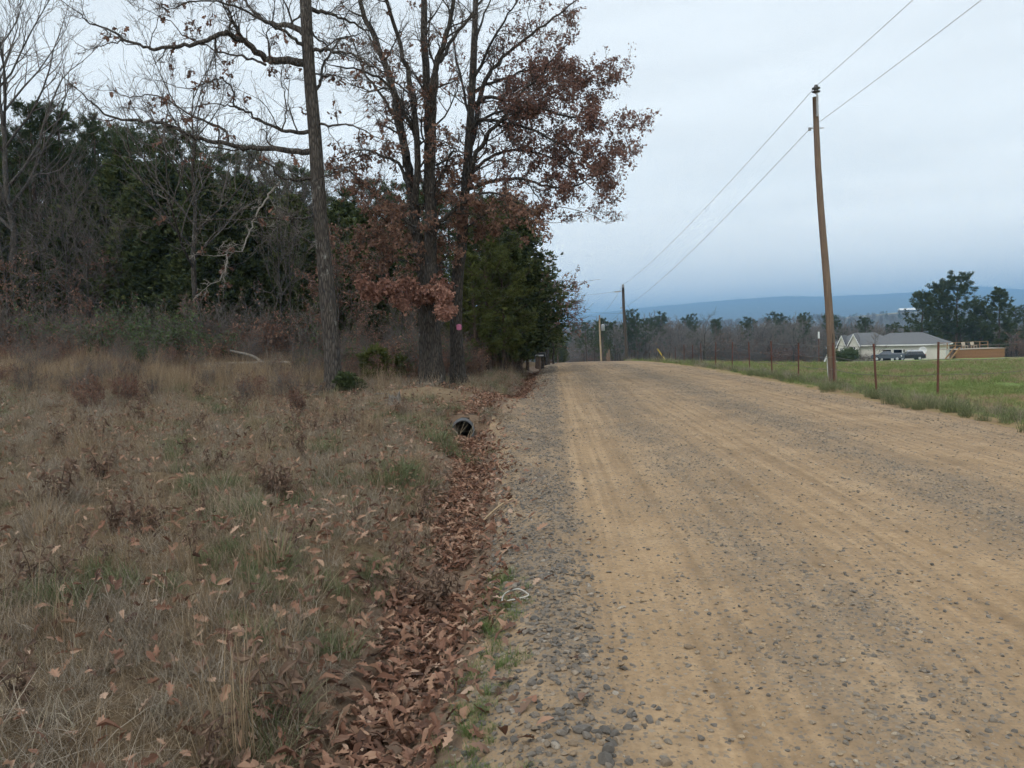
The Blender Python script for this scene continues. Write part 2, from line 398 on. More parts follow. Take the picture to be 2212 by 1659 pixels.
def ysamples():
    return np.concatenate([np.arange(-30, 0, 2.0), np.arange(0, 13.5, 0.1), np.arange(13.5, 22, 0.08), np.arange(22, 60, 0.4), np.arange(60, 200, 2.5),
                           np.arange(200, 1000, 20), np.geomspace(1000, 14000, 30)])
YS = ysamples()
def sheet(name, sfun, ncol, mat, attrs=None, lift=0.0, **props):
    ny = len(YS); V = np.zeros((ny, ncol, 3)); S = np.zeros((ny, ncol))
    for j in range(ncol):
        S[:, j] = sfun(j, YS); V[:, j, 0] = S[:, j] + cen(YS); V[:, j, 1] = YS
    V[:, :, 2] = height(V[:, :, 0], V[:, :, 1]) + lift
    i = np.arange(ny - 1)[:, None] * ncol + np.arange(ncol - 1)[None, :]
    T = np.stack([i, i + 1, i + ncol + 1, i + ncol], -1).reshape(-1, 4)
    me = npmesh(name, V.reshape(-1, 3), T, mat, smooth=True)
    for k, fn in (attrs or {}).items():
        a = me.attributes.new(k, 'FLOAT', 'POINT'); a.data.foreach_set('value', np.clip(fn(V[:, :, 0], V[:, :, 1], S), 0, 1).astype(np.float32).ravel())
    return link(name, me, **props)
UL = np.concatenate([np.arange(0, 6, 0.11), np.arange(6, 14, 0.35), np.arange(14, 50, 1.5), np.geomspace(50, 9000, 26)])
UR = np.concatenate([np.arange(0, 6, 0.15), np.arange(6, 20, 0.6), np.arange(20, 120, 3.0), np.geomspace(120, 9000, 26)])
def dirt_left(x, y, s):
    d = 1.0 * np.exp(-(((x + 3.0) / 1.25) ** 2 + ((y - 18.4) / 1.0) ** 2) ** 2)
    d = np.maximum(d, 0.9 * np.exp(-(((x + 12.2) / 2.2) ** 2 + ((y - 21.5) / 0.8) ** 2) ** 2))
    d = np.maximum(d, 0.4 * sstep(-2.6, -1.6, s) * sstep(15.5, 16.5, y) * (1 - sstep(18.5, 20, y)))
    return d
ground = sheet('ground', lambda j, y: b1(y) - UL[::-1][j], len(UL), m_ground(), {'dirt': dirt_left}, kind='structure')
ditch = sheet('ditch', lambda j, y: b1(y) + (b2(y) - b1(y)) * j / 10.0, 11, m_ditch(), kind='structure')
road = sheet('road', lambda j, y: b2(y) + (b3(y) - b2(y)) * j / 88.0, 89, m_road(), {'gravel': lambda x, y, s: gravel_amount(s, y)}, kind='structure')
field = sheet('field', lambda j, y: b3(y) + UR[j], len(UR), m_field(),
              {'dirt': lambda x, y, s: (1 - sstep(0.3, 1.3 + 0.5 * wob(x, y, 0.8, 3), s - b3(y))) * 0.85}, kind='structure')

# ---- the long blue mountain and the wooded rise before it
m_far = flat('far_forest', (0.075, 0.08, 0.07), (0.045, 0.05, 0.045), 1.0, 0.012)
def mountain(name, x0, x1, ya, yb, crest, n=(120, 36), rough=1.0, mat=None, pw=None):
    nx, ny = n; V = []; xs = np.linspace(0, 1, nx)
    for j in range(ny):
        t = j / (ny - 1)
        for i in range(nx):
            u = xs[i]; Y = ya + (yb - ya) * t
            px = x0 + (x1 - x0) * u
            X = (px - 1188) / F * Y * 1.0
            zc = crest(px) / F * (ya + 0.86 * (yb - ya)) + 1.6
            prof = math.sin(min(t / 0.86, 1) * math.pi / 2) ** 1.15 if t <= 0.86 else 1 - (t - 0.86) * 2.5
            if pw: prof = min(t / 0.86, 1) ** pw if t <= 0.86 else 1 - (t - 0.86) * 2.5
            z = -32 + (zc + 32) * prof
            z += rough * prof * (7 * float(wob(X, Y, 0.003, 2)) + 3 * float(wob(X, Y, 0.009, 5)) + 1.6 * float(wob(X, Y, 0.03, 1)))
            V.append((X, Y, z))
    i = np.arange(ny - 1)[:, None] * nx + np.arange(nx - 1)[None, :]
    T = np.stack([i, i + 1, i + nx + 1, i + nx], -1).reshape(-1, 4)
    return link(name, npmesh(name, V, T, mat or m_far, smooth=True), kind='structure')
def crest1(px): return float(np.interp(px, [-2500, 600, 1000, 1260, 1400, 1500, 1600, 1700, 1800, 1900, 1990, 2065, 2130, 2212, 2300, 2500, 4500], [20, 26, 30, 37, 50, 56, 62, 64, 60, 62, 68, 77, 66, 60, 66, 62, 50]))
hills = mountain('mountain', -2600, 4600, 1750, 9000, crest1, pw=1.45)
def crest0(px): return float(np.interp(px, [-2500, 900, 1200, 1350, 1600, 1750, 1860, 1940, 2050, 2300, 4500], [5, 8, 10, 6, 5, 9, 16, 21, 20, 10, 6]))
rise = mountain('hills', -2600, 4600, 900, 1700, crest0, (120, 24), 0.25, flat('near_hill_woods', (0.10, 0.09, 0.07), (0.055, 0.06, 0.045), 1.0, 0.05))

# ---- the hazy air: one closed box around everything that stands on the land
m_haze = bpy.data.materials.new('haze'); m_haze.use_nodes = True
hn, hl = m_haze.node_tree.nodes, m_haze.node_tree.links; hn.clear()
h_out = hn.new('ShaderNodeOutputMaterial'); h_vol = hn.new('ShaderNodeVolumePrincipled')
h_vol.inputs['Color'].default_value = (0.36, 0.66, 1.0, 1); h_vol.inputs['Density'].default_value = 0.00025
h_vol.inputs['Anisotropy'].default_value = 0.0
hl.new(h_vol.outputs[0], h_out.inputs['Volume'])
hb = Boxes().box(-15000, 15000, -40, 15000, -75, 345)
haze = hb.build('haze', m_haze, None, kind='stuff', label='pale blue haze hanging in the valley air', category='haze')
# ================================================================== trees: makers
class Tubes:
    def __init__(self): self.g = {}
    def add(self, pts, rad, sides):
        self.g.setdefault((len(pts), sides), []).append(([tuple(p) for p in pts], list(rad)))
    def arrays(self):
        Vs, Ts, base = [], [], 0
        for (n, sides), lst in self.g.items():
            P = np.array([a[0] for a in lst], float); Rr = np.array([a[1] for a in lst], float); m = len(lst)
            T = np.empty_like(P); T[:, 1:-1] = P[:, 2:] - P[:, :-2]; T[:, 0] = P[:, 1] - P[:, 0]; T[:, -1] = P[:, -1] - P[:, -2]
            T /= np.linalg.norm(T, axis=2, keepdims=True) + 1e-9
            av = P[:, -1] - P[:, 0]; av /= np.linalg.norm(av, axis=1, keepdims=True) + 1e-9
            ref = np.where(np.abs(av[:, 2:3]) < 0.75, np.array([[0, 0, 1.0]]), np.array([[1.0, 0.2, 0]]))
            A = np.cross(T, np.broadcast_to(ref[:, None, :], T.shape)); A /= np.linalg.norm(A, axis=2, keepdims=True) + 1e-9
            B = np.cross(T, A)
            th = np.arange(sides) * 2 * np.pi / sides
            V = P[:, :, None, :] + Rr[:, :, None, None] * (A[:, :, None, :] * np.cos(th)[None, None, :, None] + B[:, :, None, :] * np.sin(th)[None, None, :, None])
            i = np.arange(n - 1)[:, None] * sides; k = np.arange(sides)[None, :]; k2 = (k + 1) % sides
            q = np.stack([i + k, i + k2, i + sides + k2, i + sides + k], -1).reshape(-1, 4)
            q = (q[None] + (np.arange(m) * n * sides)[:, None, None] + base).reshape(-1, 4)
            Vs.append(V.reshape(-1, 3)); Ts.append(q); base += m * n * sides
        if not Vs: return np.zeros((0, 3)), np.zeros((0, 4), int)
        return np.concatenate(Vs), np.concatenate(Ts)
    def mesh(self, name, mat):
        V, T = self.arrays(); return npmesh(name, V, T, mat, smooth=True)
    def count(self): return sum(len(v) for v in self.g.values())

def rvec(rng): return Vector((rng.gauss(0, 1), rng.gauss(0, 1), rng.gauss(0, 1)))
def perp_dir(d, ang, rng, up=0.0):
    a = d.cross(rvec(rng)).normalized()
    v = d * math.cos(ang) + a * math.sin(ang) + Vector((0, 0, up))
    return v.normalized()

# leaf templates (x across, y along, z out): vertices, triangles
def leaf_shape(half, curl=0.12, cup=0.25, bend=0.0):
    ys = [h[1] for h in half]; V, T = [], []
    for x, y in half:
        for sx in (-1, 0, 1):
            xx = sx * x; V.append((xx, y, cup * abs(xx) + curl * math.sin(y * 3.0) + bend * y * y))
    for i in range(len(half) - 1):
        a = 3 * i
        for o in (0, 1):
            T += [(a + o, a + o + 1, a + o + 4), (a + o, a + o + 4, a + o + 3)]
    return np.array(V, float), np.array(T, int)
OAK_HALF = [(0.015, 0.0), (0.03, 0.10), (0.16, 0.24), (0.08, 0.33), (0.27, 0.50), (0.11, 0.58), (0.23, 0.76), (0.08, 0.83), (0.05, 1.0)]
OAK_SIMPLE = [(0.03, 0.0), (0.24, 0.3), (0.12, 0.45), (0.34, 0.66), (0.05, 1.0)]
def place_templates(tv, tt, P, Y, N, S, tint=None):
    """copies of a template at P, its y axis along Y, z near N, size S"""
    P = np.asarray(P, float); Y = np.asarray(Y, float); N = np.asarray(N, float); S = np.asarray(S, float)
    Y = Y / (np.linalg.norm(Y, axis=1, keepdims=True) + 1e-9)
    X = np.cross(Y, N); X /= np.linalg.norm(X, axis=1, keepdims=True) + 1e-9; Z = np.cross(X, Y)
    V = P[:, None] + S[:, None, None] * (tv[None, :, 0:1] * X[:, None] + tv[None, :, 1:2] * Y[:, None] + tv[None, :, 2:3] * Z[:, None])
    T = tt[None] + (np.arange(len(P)) * len(tv))[:, None, None]
    t = np.repeat(np.asarray(tint if tint is not None else rs.rand(len(P))), len(tv))
    return V.reshape(-1, 3), T.reshape(-1, tt.shape[1]), t

class Leaves:
    def __init__(self): self.p = []; self.d = []; self.n = []; self.s = []
    def add(self, p, d, n, s): self.p.append(tuple(p)); self.d.append(tuple(d)); self.n.append(tuple(n)); self.s.append(s)
    def mesh(self, name, mat, tv, tt):
        V, T, t = place_templates(tv, tt, self.p, self.d, self.n, self.s); return npmesh(name, V, T, mat, tint=t)
OAKV, OAKT = leaf_shape(OAK_SIMPLE, 0.15, 0.4)

def leaf_cluster(lv, p, d, rng, n, size):
    for _ in range(n):
        dd = (d * 0.5 + rvec(rng) * 0.55 + Vector((0, 0, -0.45))).normalized()
        lv.add(p + rvec(rng) * 0.05, dd, rvec(rng), size * rng.uniform(0.7, 1.25))

def grow(tb, p, d, L, r, lvl, S, rng, lv=None):
    """S: dict of per-level lists n, wig, up, k, ang, lr, sides; max; leaf(p) -> chance"""
    n = S['n'][lvl]; step = L / n; pts = [Vector(p)]; dirs = []
    q = Vector(p); dd = Vector(d)
    for i in range(n):
        dd = (dd + rvec(rng) * S['wig'][lvl] + Vector((0, 0, S['up'][lvl]))).normalized()
        q = q + dd * step * rng.uniform(0.8, 1.2); pts.append(q); dirs.append(dd)
    tip = S.get('tip', 0.35)
    rad = [max(S['rmin'], r * (1 - (1 - tip) * i / n)) for i in range(n + 1)]
    tb[0 if lvl < S['split'] else 1].add(pts, rad, S['sides'][lvl])
    if lvl < S['max']:
        k = S['k'][lvl]; k = max(1, int(round(k * rng.uniform(0.75, 1.25))))
        for j in range(k):
            t = S['t0'][lvl] + (1 - S['t0'][lvl]) * (j + rng.random()) / k
            i = min(n - 1, int(t * n)); f = t * n - i
            pp = pts[i].lerp(pts[i + 1], min(1, f))
            cd = perp_dir(dirs[i], S['ang'][lvl] * rng.uniform(0.6, 1.35), rng, S.get('cup', 0.1))
            cl = L * S['lr'][lvl] * rng.uniform(0.6, 1.25) * (1.15 - 0.5 * t)
            grow(tb, pp, cd, cl, max(S['rmin'], rad[i] * 0.62), lvl + 1, S, rng, lv)
        if S.get('cont', True):
            grow(tb, pts[-1], dirs[-1], L * S['lr'][lvl] * 0.9, rad[-1], lvl + 1, S, rng, lv)
    if lv is not None and lvl >= S['max'] - (1 if S.get('leafmore') else 0):
        c = S['leaf'](pts[-1])
        if rng.random() < c:
            for pp in (pts[-1], pts[n // 2]) if n > 1 else (pts[-1],):
                leaf_cluster(lv, pp, dirs[-1], rng, S['leafn'], S['leafs'])

def smooth_line(P, per=4):
    P = [Vector(p) for p in P]; out = []
    Q = [P[0] * 2 - P[1]] + P + [P[-1] * 2 - P[-2]]
    for i in range(1, len(Q) - 2):
        for k in range(per):
            t = k / per; a, b, c, d = Q[i - 1], Q[i], Q[i + 1], Q[i + 2]
            out.append(0.5 * ((2 * b) + (c - a) * t + (2 * a - 5 * b + 4 * c - d) * t * t + (3 * b - a - 3 * c + d) * t ** 3))
    out.append(P[-1]); return out
def limb(tb, lv, pts, r0, r1, S, rng, spacing=0.4, sides=7, t0=0.15, kid=1.5, per=4, jit=0.02, kr=0.4, power=0.8):
    """a limb along given points, with side branches grown from it"""
    P = smooth_line(pts, per); n = len(P) - 1
    P = [p + rvec(rng) * jit * (1 if 0 < i < n else 0) for i, p in enumerate(P)]
    rad = [r0 + (r1 - r0) * (i / n) ** power for i in range(n + 1)]
    tb[0].add(P, rad, sides)
    acc = [0.0]
    for i in range(n): acc.append(acc[-1] + (P[i + 1] - P[i]).length)
    L = acc[-1]; x = L * t0
    while x < L:
        i = max(0, min(n - 1, int(np.searchsorted(acc, x)) - 1)); t = x / L
        d = (P[i + 1] - P[i]).normalized(); f = (x - acc[i]) / max(1e-6, acc[i + 1] - acc[i])
        cd = perp_dir(d, rng.uniform(0.5, 1.25), rng, S.get('cup', 0.15))
        grow(tb, P[i].lerp(P[i + 1], f), cd, kid * rng.uniform(0.45, 1.25) * (1.1 - 0.55 * t), max(S['rmin'], min(rad[i] * kr, 0.035)), 1, S, rng, lv)
        x += spacing * rng.uniform(0.5, 1.5)
    grow(tb, P[-1], (P[-1] - P[-2]).normalized(), kid * 0.8, r1, 1, S, rng, lv)
    return P

BARE = dict(n=[8, 5, 4, 3, 2], wig=[0.10, 0.22, 0.25, 0.25, 0.25], up=[0.05, 0.06, 0.05, 0.04, 0.03], k=[12, 5, 4, 3, 2], t0=[0.35, 0.2, 0.15, 0.15, 0.1],
            ang=[0.7, 0.75, 0.8, 0.8, 0.8], lr=[0.5, 0.5, 0.5, 0.55, 0.5], sides=[8, 5, 4, 3, 3], max=3, split=2, rmin=0.006, cup=0.12, leaf=lambda p: 0.0, leafn=0, leafs=0.1)

m_bark_oak = bark('oak_bark', (0.018, 0.016, 0.015), (0.105, 0.092, 0.08), (0.33, 0.33, 0.30), 0.8, 0.60, 1.0)
m_bark_dark = bark('dark_oak_bark', (0.016, 0.0145, 0.013), (0.085, 0.074, 0.064), (0.27, 0.275, 0.25), 0.9, 0.63, 1.0)
m_bark_grey = bark('grey_bark', (0.035, 0.032, 0.029), (0.11, 0.10, 0.09), (0.19, 0.19, 0.175), 1.0, 0.6)
m_twig = flat('twig', (0.145, 0.125, 0.108), (0.075, 0.064, 0.056), 0.95, 8)
m_twig_pale = flat('pale_twig', (0.22, 0.195, 0.17), (0.12, 0.105, 0.095), 0.95, 8)
m_bark_pine = bark('pine_bark', (0.035, 0.027, 0.022), (0.13, 0.095, 0.075), (0.18, 0.16, 0.14), 0.8, 0.7)
m_needle = leafmat('pine_needles', [(0.0, (0.034, 0.048, 0.020)), (0.5, (0.062, 0.084, 0.032)), (1.0, (0.10, 0.128, 0.050))], 0.2)
m_needle_y = leafmat('olive_needles', [(0.0, (0.045, 0.058, 0.016)), (0.5, (0.085, 0.10, 0.027)), (1.0, (0.13, 0.145, 0.042))], 0.15)
m_cedar = leafmat('cedar_sprays', [(0.0, (0.022, 0.034, 0.014)), (0.5, (0.062, 0.082, 0.030)), (1.0, (0.135, 0.150, 0.058))], 0.2)
m_oakleaf = leafmat('dry_oak_leaves', [(0.0, (0.10, 0.056, 0.042)), (0.4, (0.165, 0.092, 0.067)), (0.75, (0.235, 0.136, 0.095)), (1.0, (0.33, 0.205, 0.145))], 0.25)
m_oakleaf_red = leafmat('dark_red_oak_leaves', [(0.0, (0.11, 0.062, 0.053)), (0.4, (0.18, 0.10, 0.080)), (0.8, (0.245, 0.142, 0.112)), (1.0, (0.33, 0.21, 0.165))], 0.35)
m_oakleaf_pale = leafmat('pinkish_oak_leaves', [(0.0, (0.17, 0.085, 0.065)), (0.5, (0.29, 0.15, 0.11)), (1.0, (0.40, 0.235, 0.17))], 0.22)
m_green_leaf = leafmat('green_shrub_leaves', [(0.0, (0.035, 0.06, 0.025)), (0.5, (0.075, 0.11, 0.045)), (1.0, (0.13, 0.165, 0.07))], 0.2)

# ---- tree kinds; every maker returns a list of (part name, mesh) and the height it was built at
def thin_trunk(rng, H, r, lean=0.03, n=10):
    pts = [Vector((0, 0, -0.25))]
    dx, dy = rng.uniform(-lean, lean), rng.uniform(-lean, lean)
    for i in range(1, n + 1):
        z = H * i / n; pts.append(Vector((dx * z + rng.gauss(0, 0.035), dy * z + rng.gauss(0, 0.035), z)))
    rad = [r * (1.25 if i == 0 else 1) * (1 - 0.88 * (i / n) ** 1.2) for i in range(n + 1)]
    return pts, rad
def on_line(pts, z):
    for i in range(len(pts) - 1):
        if pts[i + 1].z >= z: 
            f = (z - pts[i].z) / max(1e-6, pts[i + 1].z - pts[i].z); return pts[i].lerp(pts[i + 1], f)
    return pts[-1]
def needle_template(rng, k=9, w=0.045):
    V, T = [], []
    for _ in range(k):
        th = rng.uniform(0, 2 * math.pi); e = rng.uniform(0.15, 1.0)
        d = Vector((math.cos(th) * e, 0.85, math.sin(th) * e)).normalized(); a = d.cross(rvec(rng)).normalized() * w; L = rng.uniform(0.7, 1.1)
        b = len(V); V += [d * 0.02 - a * 0.4, d * 0.02 + a * 0.4, d * L * 0.6 + a, d * L, d * L * 0.6 - a]; T += [(b, b + 1, b + 2), (b, b + 2, b + 4), (b + 4, b + 2, b + 3)]
    return np.array([tuple(v) for v in V]), np.array(T, int)
def make_pine(seed, H=14, start=0.42, spread=2.6, dens=1.0, mat=None, cone=0.55, ts=1.0):
    rng = random.Random(seed); tb = [Tubes(), Tubes()]
    pts, rad = thin_trunk(rng, H, 0.016 * H); tb[0].add(pts, rad, 8)
    P, D, S = [], [], []
    nb = int(34 * dens)
    for b in range(nb):
        t = (b + rng.random()) / nb; z = H * (start + (1 - start) * t)
        env = math.sin(min(1.0, (1 - t) * 1.25 + 0.12) * math.pi / 2) ** cone * (0.55 + 0.45 * min(1, t * 5 + 0.3))
        L = spread * env * rng.uniform(0.55, 1.2)
        a = b * 2.4 + rng.uniform(-0.5, 0.5); p = on_line(pts, z)
        d = Vector((math.cos(a), math.sin(a), 0.05 + 0.75 * t)).normalized()
        n = 5; line = [p]; q = Vector(p); dd = d
        for i in range(n):
            dd = (dd + rvec(rng) * 0.14 + Vector((0, 0, 0.07))).normalized(); q = q + dd * L / n; line.append(q)
        tb[0].add(line, [0.03 * (1 - 0.75 * i / n) * (0.5 + 0.5 * (1 - t)) + 0.006 for i in range(n + 1)], 4)
        for j in range(int(5 + 3 * rng.random())):
            u = rng.uniform(0.35, 1.0); i = min(n - 1, int(u * n)); c = line[i].lerp(line[i + 1], u * n - i)
            sd = perp_dir(dd, rng.uniform(0.4, 1.2), rng, 0.35); sl = L * rng.uniform(0.18, 0.36)
            e = c + sd * sl; tb[1].add([c, c.lerp(e, 0.5) + rvec(rng) * 0.03, e], [0.012, 0.009, 0.006], 3)
            for k in range(int(9 + 7 * rng.random())):
                f = rng.uniform(0.25, 1.1); P.append(tuple(c.lerp(e, f) + rvec(rng) * 0.10)); D.append(tuple((sd + rvec(rng) * 0.7 + Vector((0, 0, 0.35))).normalized())); S.append(rng.uniform(0.17, 0.30) * ts)
    for b in range(7):      # dead stubs below the crown
        z = H * rng.uniform(0.15, start); p = on_line(pts, z); a = rng.uniform(0, 6.28); L = rng.uniform(0.3, 1.2)
        tb[0].add([p, p + Vector((math.cos(a), math.sin(a), 0.1)) * L * 0.5, p + Vector((math.cos(a), math.sin(a), -0.05)) * L], [0.018, 0.012, 0.006], 3)
    tv, tt = needle_template(rng, 10, 0.055)
    N = rs.randn(len(P), 3); V, T, ti = place_templates(tv, tt, P, D, N, S)
    for key, lst in tb[1].g.items(): tb[0].g.setdefault(key, []).extend(lst)
    return [('trunk', tb[0].mesh('pine_trunk', m_bark_pine)), ('crown', npmesh('pine_crown', V, T, mat or m_needle, tint=ti))], H
def make_cedar(seed, H=9, spread=1.9, n=150, mat=None, start=0.08):
    rng = random.Random(seed); tb = [Tubes(), Tubes()]
    pts, rad = thin_trunk(rng, H, 0.016 * H); tb[0].add(pts, rad, 7)
    P, D, S = [], [], []
    lob = [rng.uniform(0.75, 1.2) for _ in range(9)]
    for b in range(n):
        t = (b + rng.random()) / n; z = H * (start + (0.97 - start) * t); a = b * 2.4 + rng.uniform(-0.6, 0.6)
        L = spread * (1 - t) ** 0.72 * (0.35 + 0.65 * min(1, t * 6 + 0.35)) * lob[int(a / 6.283 * 9) % 9] * rng.uniform(0.7, 1.2) + 0.12
        p = on_line(pts, z); d = Vector((math.cos(a), math.sin(a), 0.35 + 0.5 * t)).normalized()
        e = p + d * L; m = p.lerp(e, 0.5) + Vector((0, 0, -0.05 * L))
        tb[0].add([p, m, e], [0.02, 0.012, 0.005], 3)
        for k in range(int(14 + 16 * L)):
            f = rng.uniform(0.3, 1.05); c = p.lerp(e, f) + rvec(rng) * (0.10 + 0.06 * L)
            P.append(tuple(c)); D.append(tuple((d + rvec(rng) * 0.55 + Vector((0, 0, 0.25))).normalized())); S.append(rng.uniform(0.13, 0.27))
    tv, tt = needle_template(rng, 5, 0.16)
    V, T, ti = place_templates(tv, tt, P, D, rs.randn(len(P), 3), S)
    return [('trunk', tb[0].mesh('cedar_trunk', m_bark_pine)), ('crown', npmesh('cedar_crown', V, T, mat or m_cedar, tint=ti))], H
def make_bare(seed, H=13, r=0.14, S=None, stems=1, fork=0.45, leafs=0.0, lmat=None, lsize=0.11, k=16, twig=None, barkm=None, spread=1.0, wood=None):
    rng = random.Random(seed); tb = [Tubes(), Tubes()]; lv = Leaves() if leafs else None
    S = dict(S or BARE); S['leaf'] = lambda p: leafs; S['leafn'] = 3; S['leafs'] = lsize
    pts, rad = thin_trunk(rng, H * 0.82, r, 0.05)
    tb[0].add(pts, rad, 8)
    for b in range(k):
        t = (b + rng.random()) / k; z = H * (fork * 0.75 + (0.8 - fork * 0.75) * t); p = on_line(pts, z); a = b * 2.4 + rng.uniform(-0.6, 0.6)
        e = 0.75 + 0.7 * t; d = Vector((math.cos(a), math.sin(a), e)).normalized()
        L = H * 0.32 * (1.1 - 0.55 * t) * rng.uniform(0.7, 1.2) * spread
        grow(tb, p, d, L, r * (0.42 - 0.25 * t), 1, S, rng, lv)
    parts = [('trunk', tb[0].mesh('tree_trunk', barkm or m_bark_grey))]
    V2, T2 = tb[1].arrays(); parts.append(('crown', npmesh('tree_crown', V2, T2, twig or m_twig, smooth=True)))
    if lv and lv.p: parts.append(('leaves', lv.mesh('dry_leaves', lmat or m_oakleaf, OAKV, OAKT)))
    return parts, H
def make_bush(seed, H=1.6, stems=14, leafs=0.3, lmat=None, lsize=0.07, twig=None, spread=0.5):
    rng = random.Random(seed); tb = [Tubes(), Tubes()]; lv = Leaves()
    S = dict(BARE); S.update(n=[5, 4, 3, 2, 2], k=[5, 4, 3, 2, 2], t0=[0.3, 0.3, 0.2, 0.2, 0.2], lr=[0.45, 0.5, 0.5, 0.5, 0.5], max=2, split=1, rmin=0.004, sides=[4, 3, 3, 3, 3], leaf=lambda p: leafs, leafn=3, leafs=lsize, up=[0.05, 0.03, 0.02, 0, 0])
    for _ in range(stems):
        a = rng.uniform(0, 6.28); d = Vector((math.cos(a) * spread * rng.random(), math.sin(a) * spread * rng.random(), 1)).normalized()
        grow(tb, Vector((rng.gauss(0, 0.18) * spread * 2, rng.gauss(0, 0.18) * spread * 2, -0.05)), d, H * rng.uniform(0.5, 0.95), 0.011 * H ** 0.5, 0, S, rng, lv)
    V, T = tb[0].arrays(); V2, T2 = tb[1].arrays()
    stem = npmesh('stems', np.concatenate([V, V2]), np.concatenate([T, T2 + len(V)]), twig or m_twig, smooth=True)
    parts = [('stems', stem)]
    if lv.p: parts.append(('leaves', lv.mesh('leaves', lmat or m_oakleaf, OAKV, OAKT)))
    return parts, H

def place_tree(kind, maker, X, Y, H, rotz, label, category='tree', group=None, wide=1.0, sink=0.0):
    parts, H0 = maker; s = H / H0
    o = thing(kind, label, category, (X, Y, hz(X, Y) - sink), rotz, group, (s * wide, s * wide, s))
    for nm, me in parts: link(nm, me, o)
    return o
def tree_px(kind, maker, px, py_top, Y, label, category='tree', group=None, wide=1.0, rot=None):
    g = on_ground(px, Y); H = max(0.6, at(px, py_top, Y)[2] - g[2])
    return place_tree(kind, maker, g[0], Y, H, random.uniform(0, 6.28) if rot is None else rot, label, category, group, wide)
# ================================================================== the three roadside oaks
def px_line(pts, Y0, Y1=None):
    Y1 = Y0 if Y1 is None else Y1; n = len(pts) - 1
    return [Vector(at(p[0], p[1], Y0 + (Y1 - Y0) * i / n)) for i, p in enumerate(pts)]
OAKS = dict(n=[8, 6, 4, 3, 2], wig=[0.1, 0.26, 0.30, 0.30, 0.3], up=[0.0, 0.045, 0.03, 0.02, 0.0], k=[8, 6, 4, 3, 2], t0=[0.2, 0.15, 0.12, 0.1, 0.1], ang=[0.8, 0.85, 0.9, 0.85, 0.8],
            lr=[0.5, 0.50, 0.52, 0.5, 0.5], sides=[7, 5, 4, 3, 3], max=3, split=2, rmin=0.0042, cup=0.12, tip=0.3, leaf=lambda p: 0.0, leafn=3, leafs=0.12)
def local(pts, o): return [p - o for p in pts]

def flared_trunk(tb, line, r, rng, sides=14, flare=1.35):
    P = smooth_line(line, 3); n = len(P) - 1
    rad = []
    for i in range(n + 1):
        t = i / n; h = (P[i] - P[0]).length
        rad.append(r(t) * (1 + (flare - 1) * math.exp(-h / 0.45)) * (1 + 0.04 * rng.gauss(0, 1) * (h > 0.5)))
    tb[0].add(P, rad, sides); return P, rad
def roots(tb, base, r, rng, n=5):
    for k in range(n):
        a = k * 6.283 / n + rng.uniform(-0.4, 0.4); d = Vector((math.cos(a), math.sin(a), 0))
        L = rng.uniform(0.5, 1.0)
        p0 = base + d * r * 0.55 + Vector((0, 0, 0.34)); pts = [p0]
        for t in (0.3, 0.65, 1.0):
            q = base + d * (r * 0.7 + L * t) ; q = Vector((q.x, q.y, hz(q.x, q.y) + 0.10 * (1 - t) - 0.03)); pts.append(q)
        tb[0].add(smooth_line(pts, 3), [0.13 - 0.011 * i for i in range(10)], 6)

def finish_tree(kind, tb, lvs, origin, label, barkm, twigm, extra=None):
    o = thing(kind, label, 'tree', tuple(origin))
    def shift(me):
        a = np.empty(len(me.vertices) * 3, np.float32); me.vertices.foreach_get('co', a)
        a = a.reshape(-1, 3) - np.array(origin, np.float32); me.vertices.foreach_set('co', a.ravel()); me.update(); return me
    link('trunk', shift(tb[0].mesh('oak_trunk', barkm)), o)
    link('crown', shift(tb[1].mesh('oak_twigs', twigm)), o)
    for nm, lv, m in lvs:
        if lv.p: link(nm, shift(lv.mesh(nm, m, OAKV, OAKT)), o)
    return o

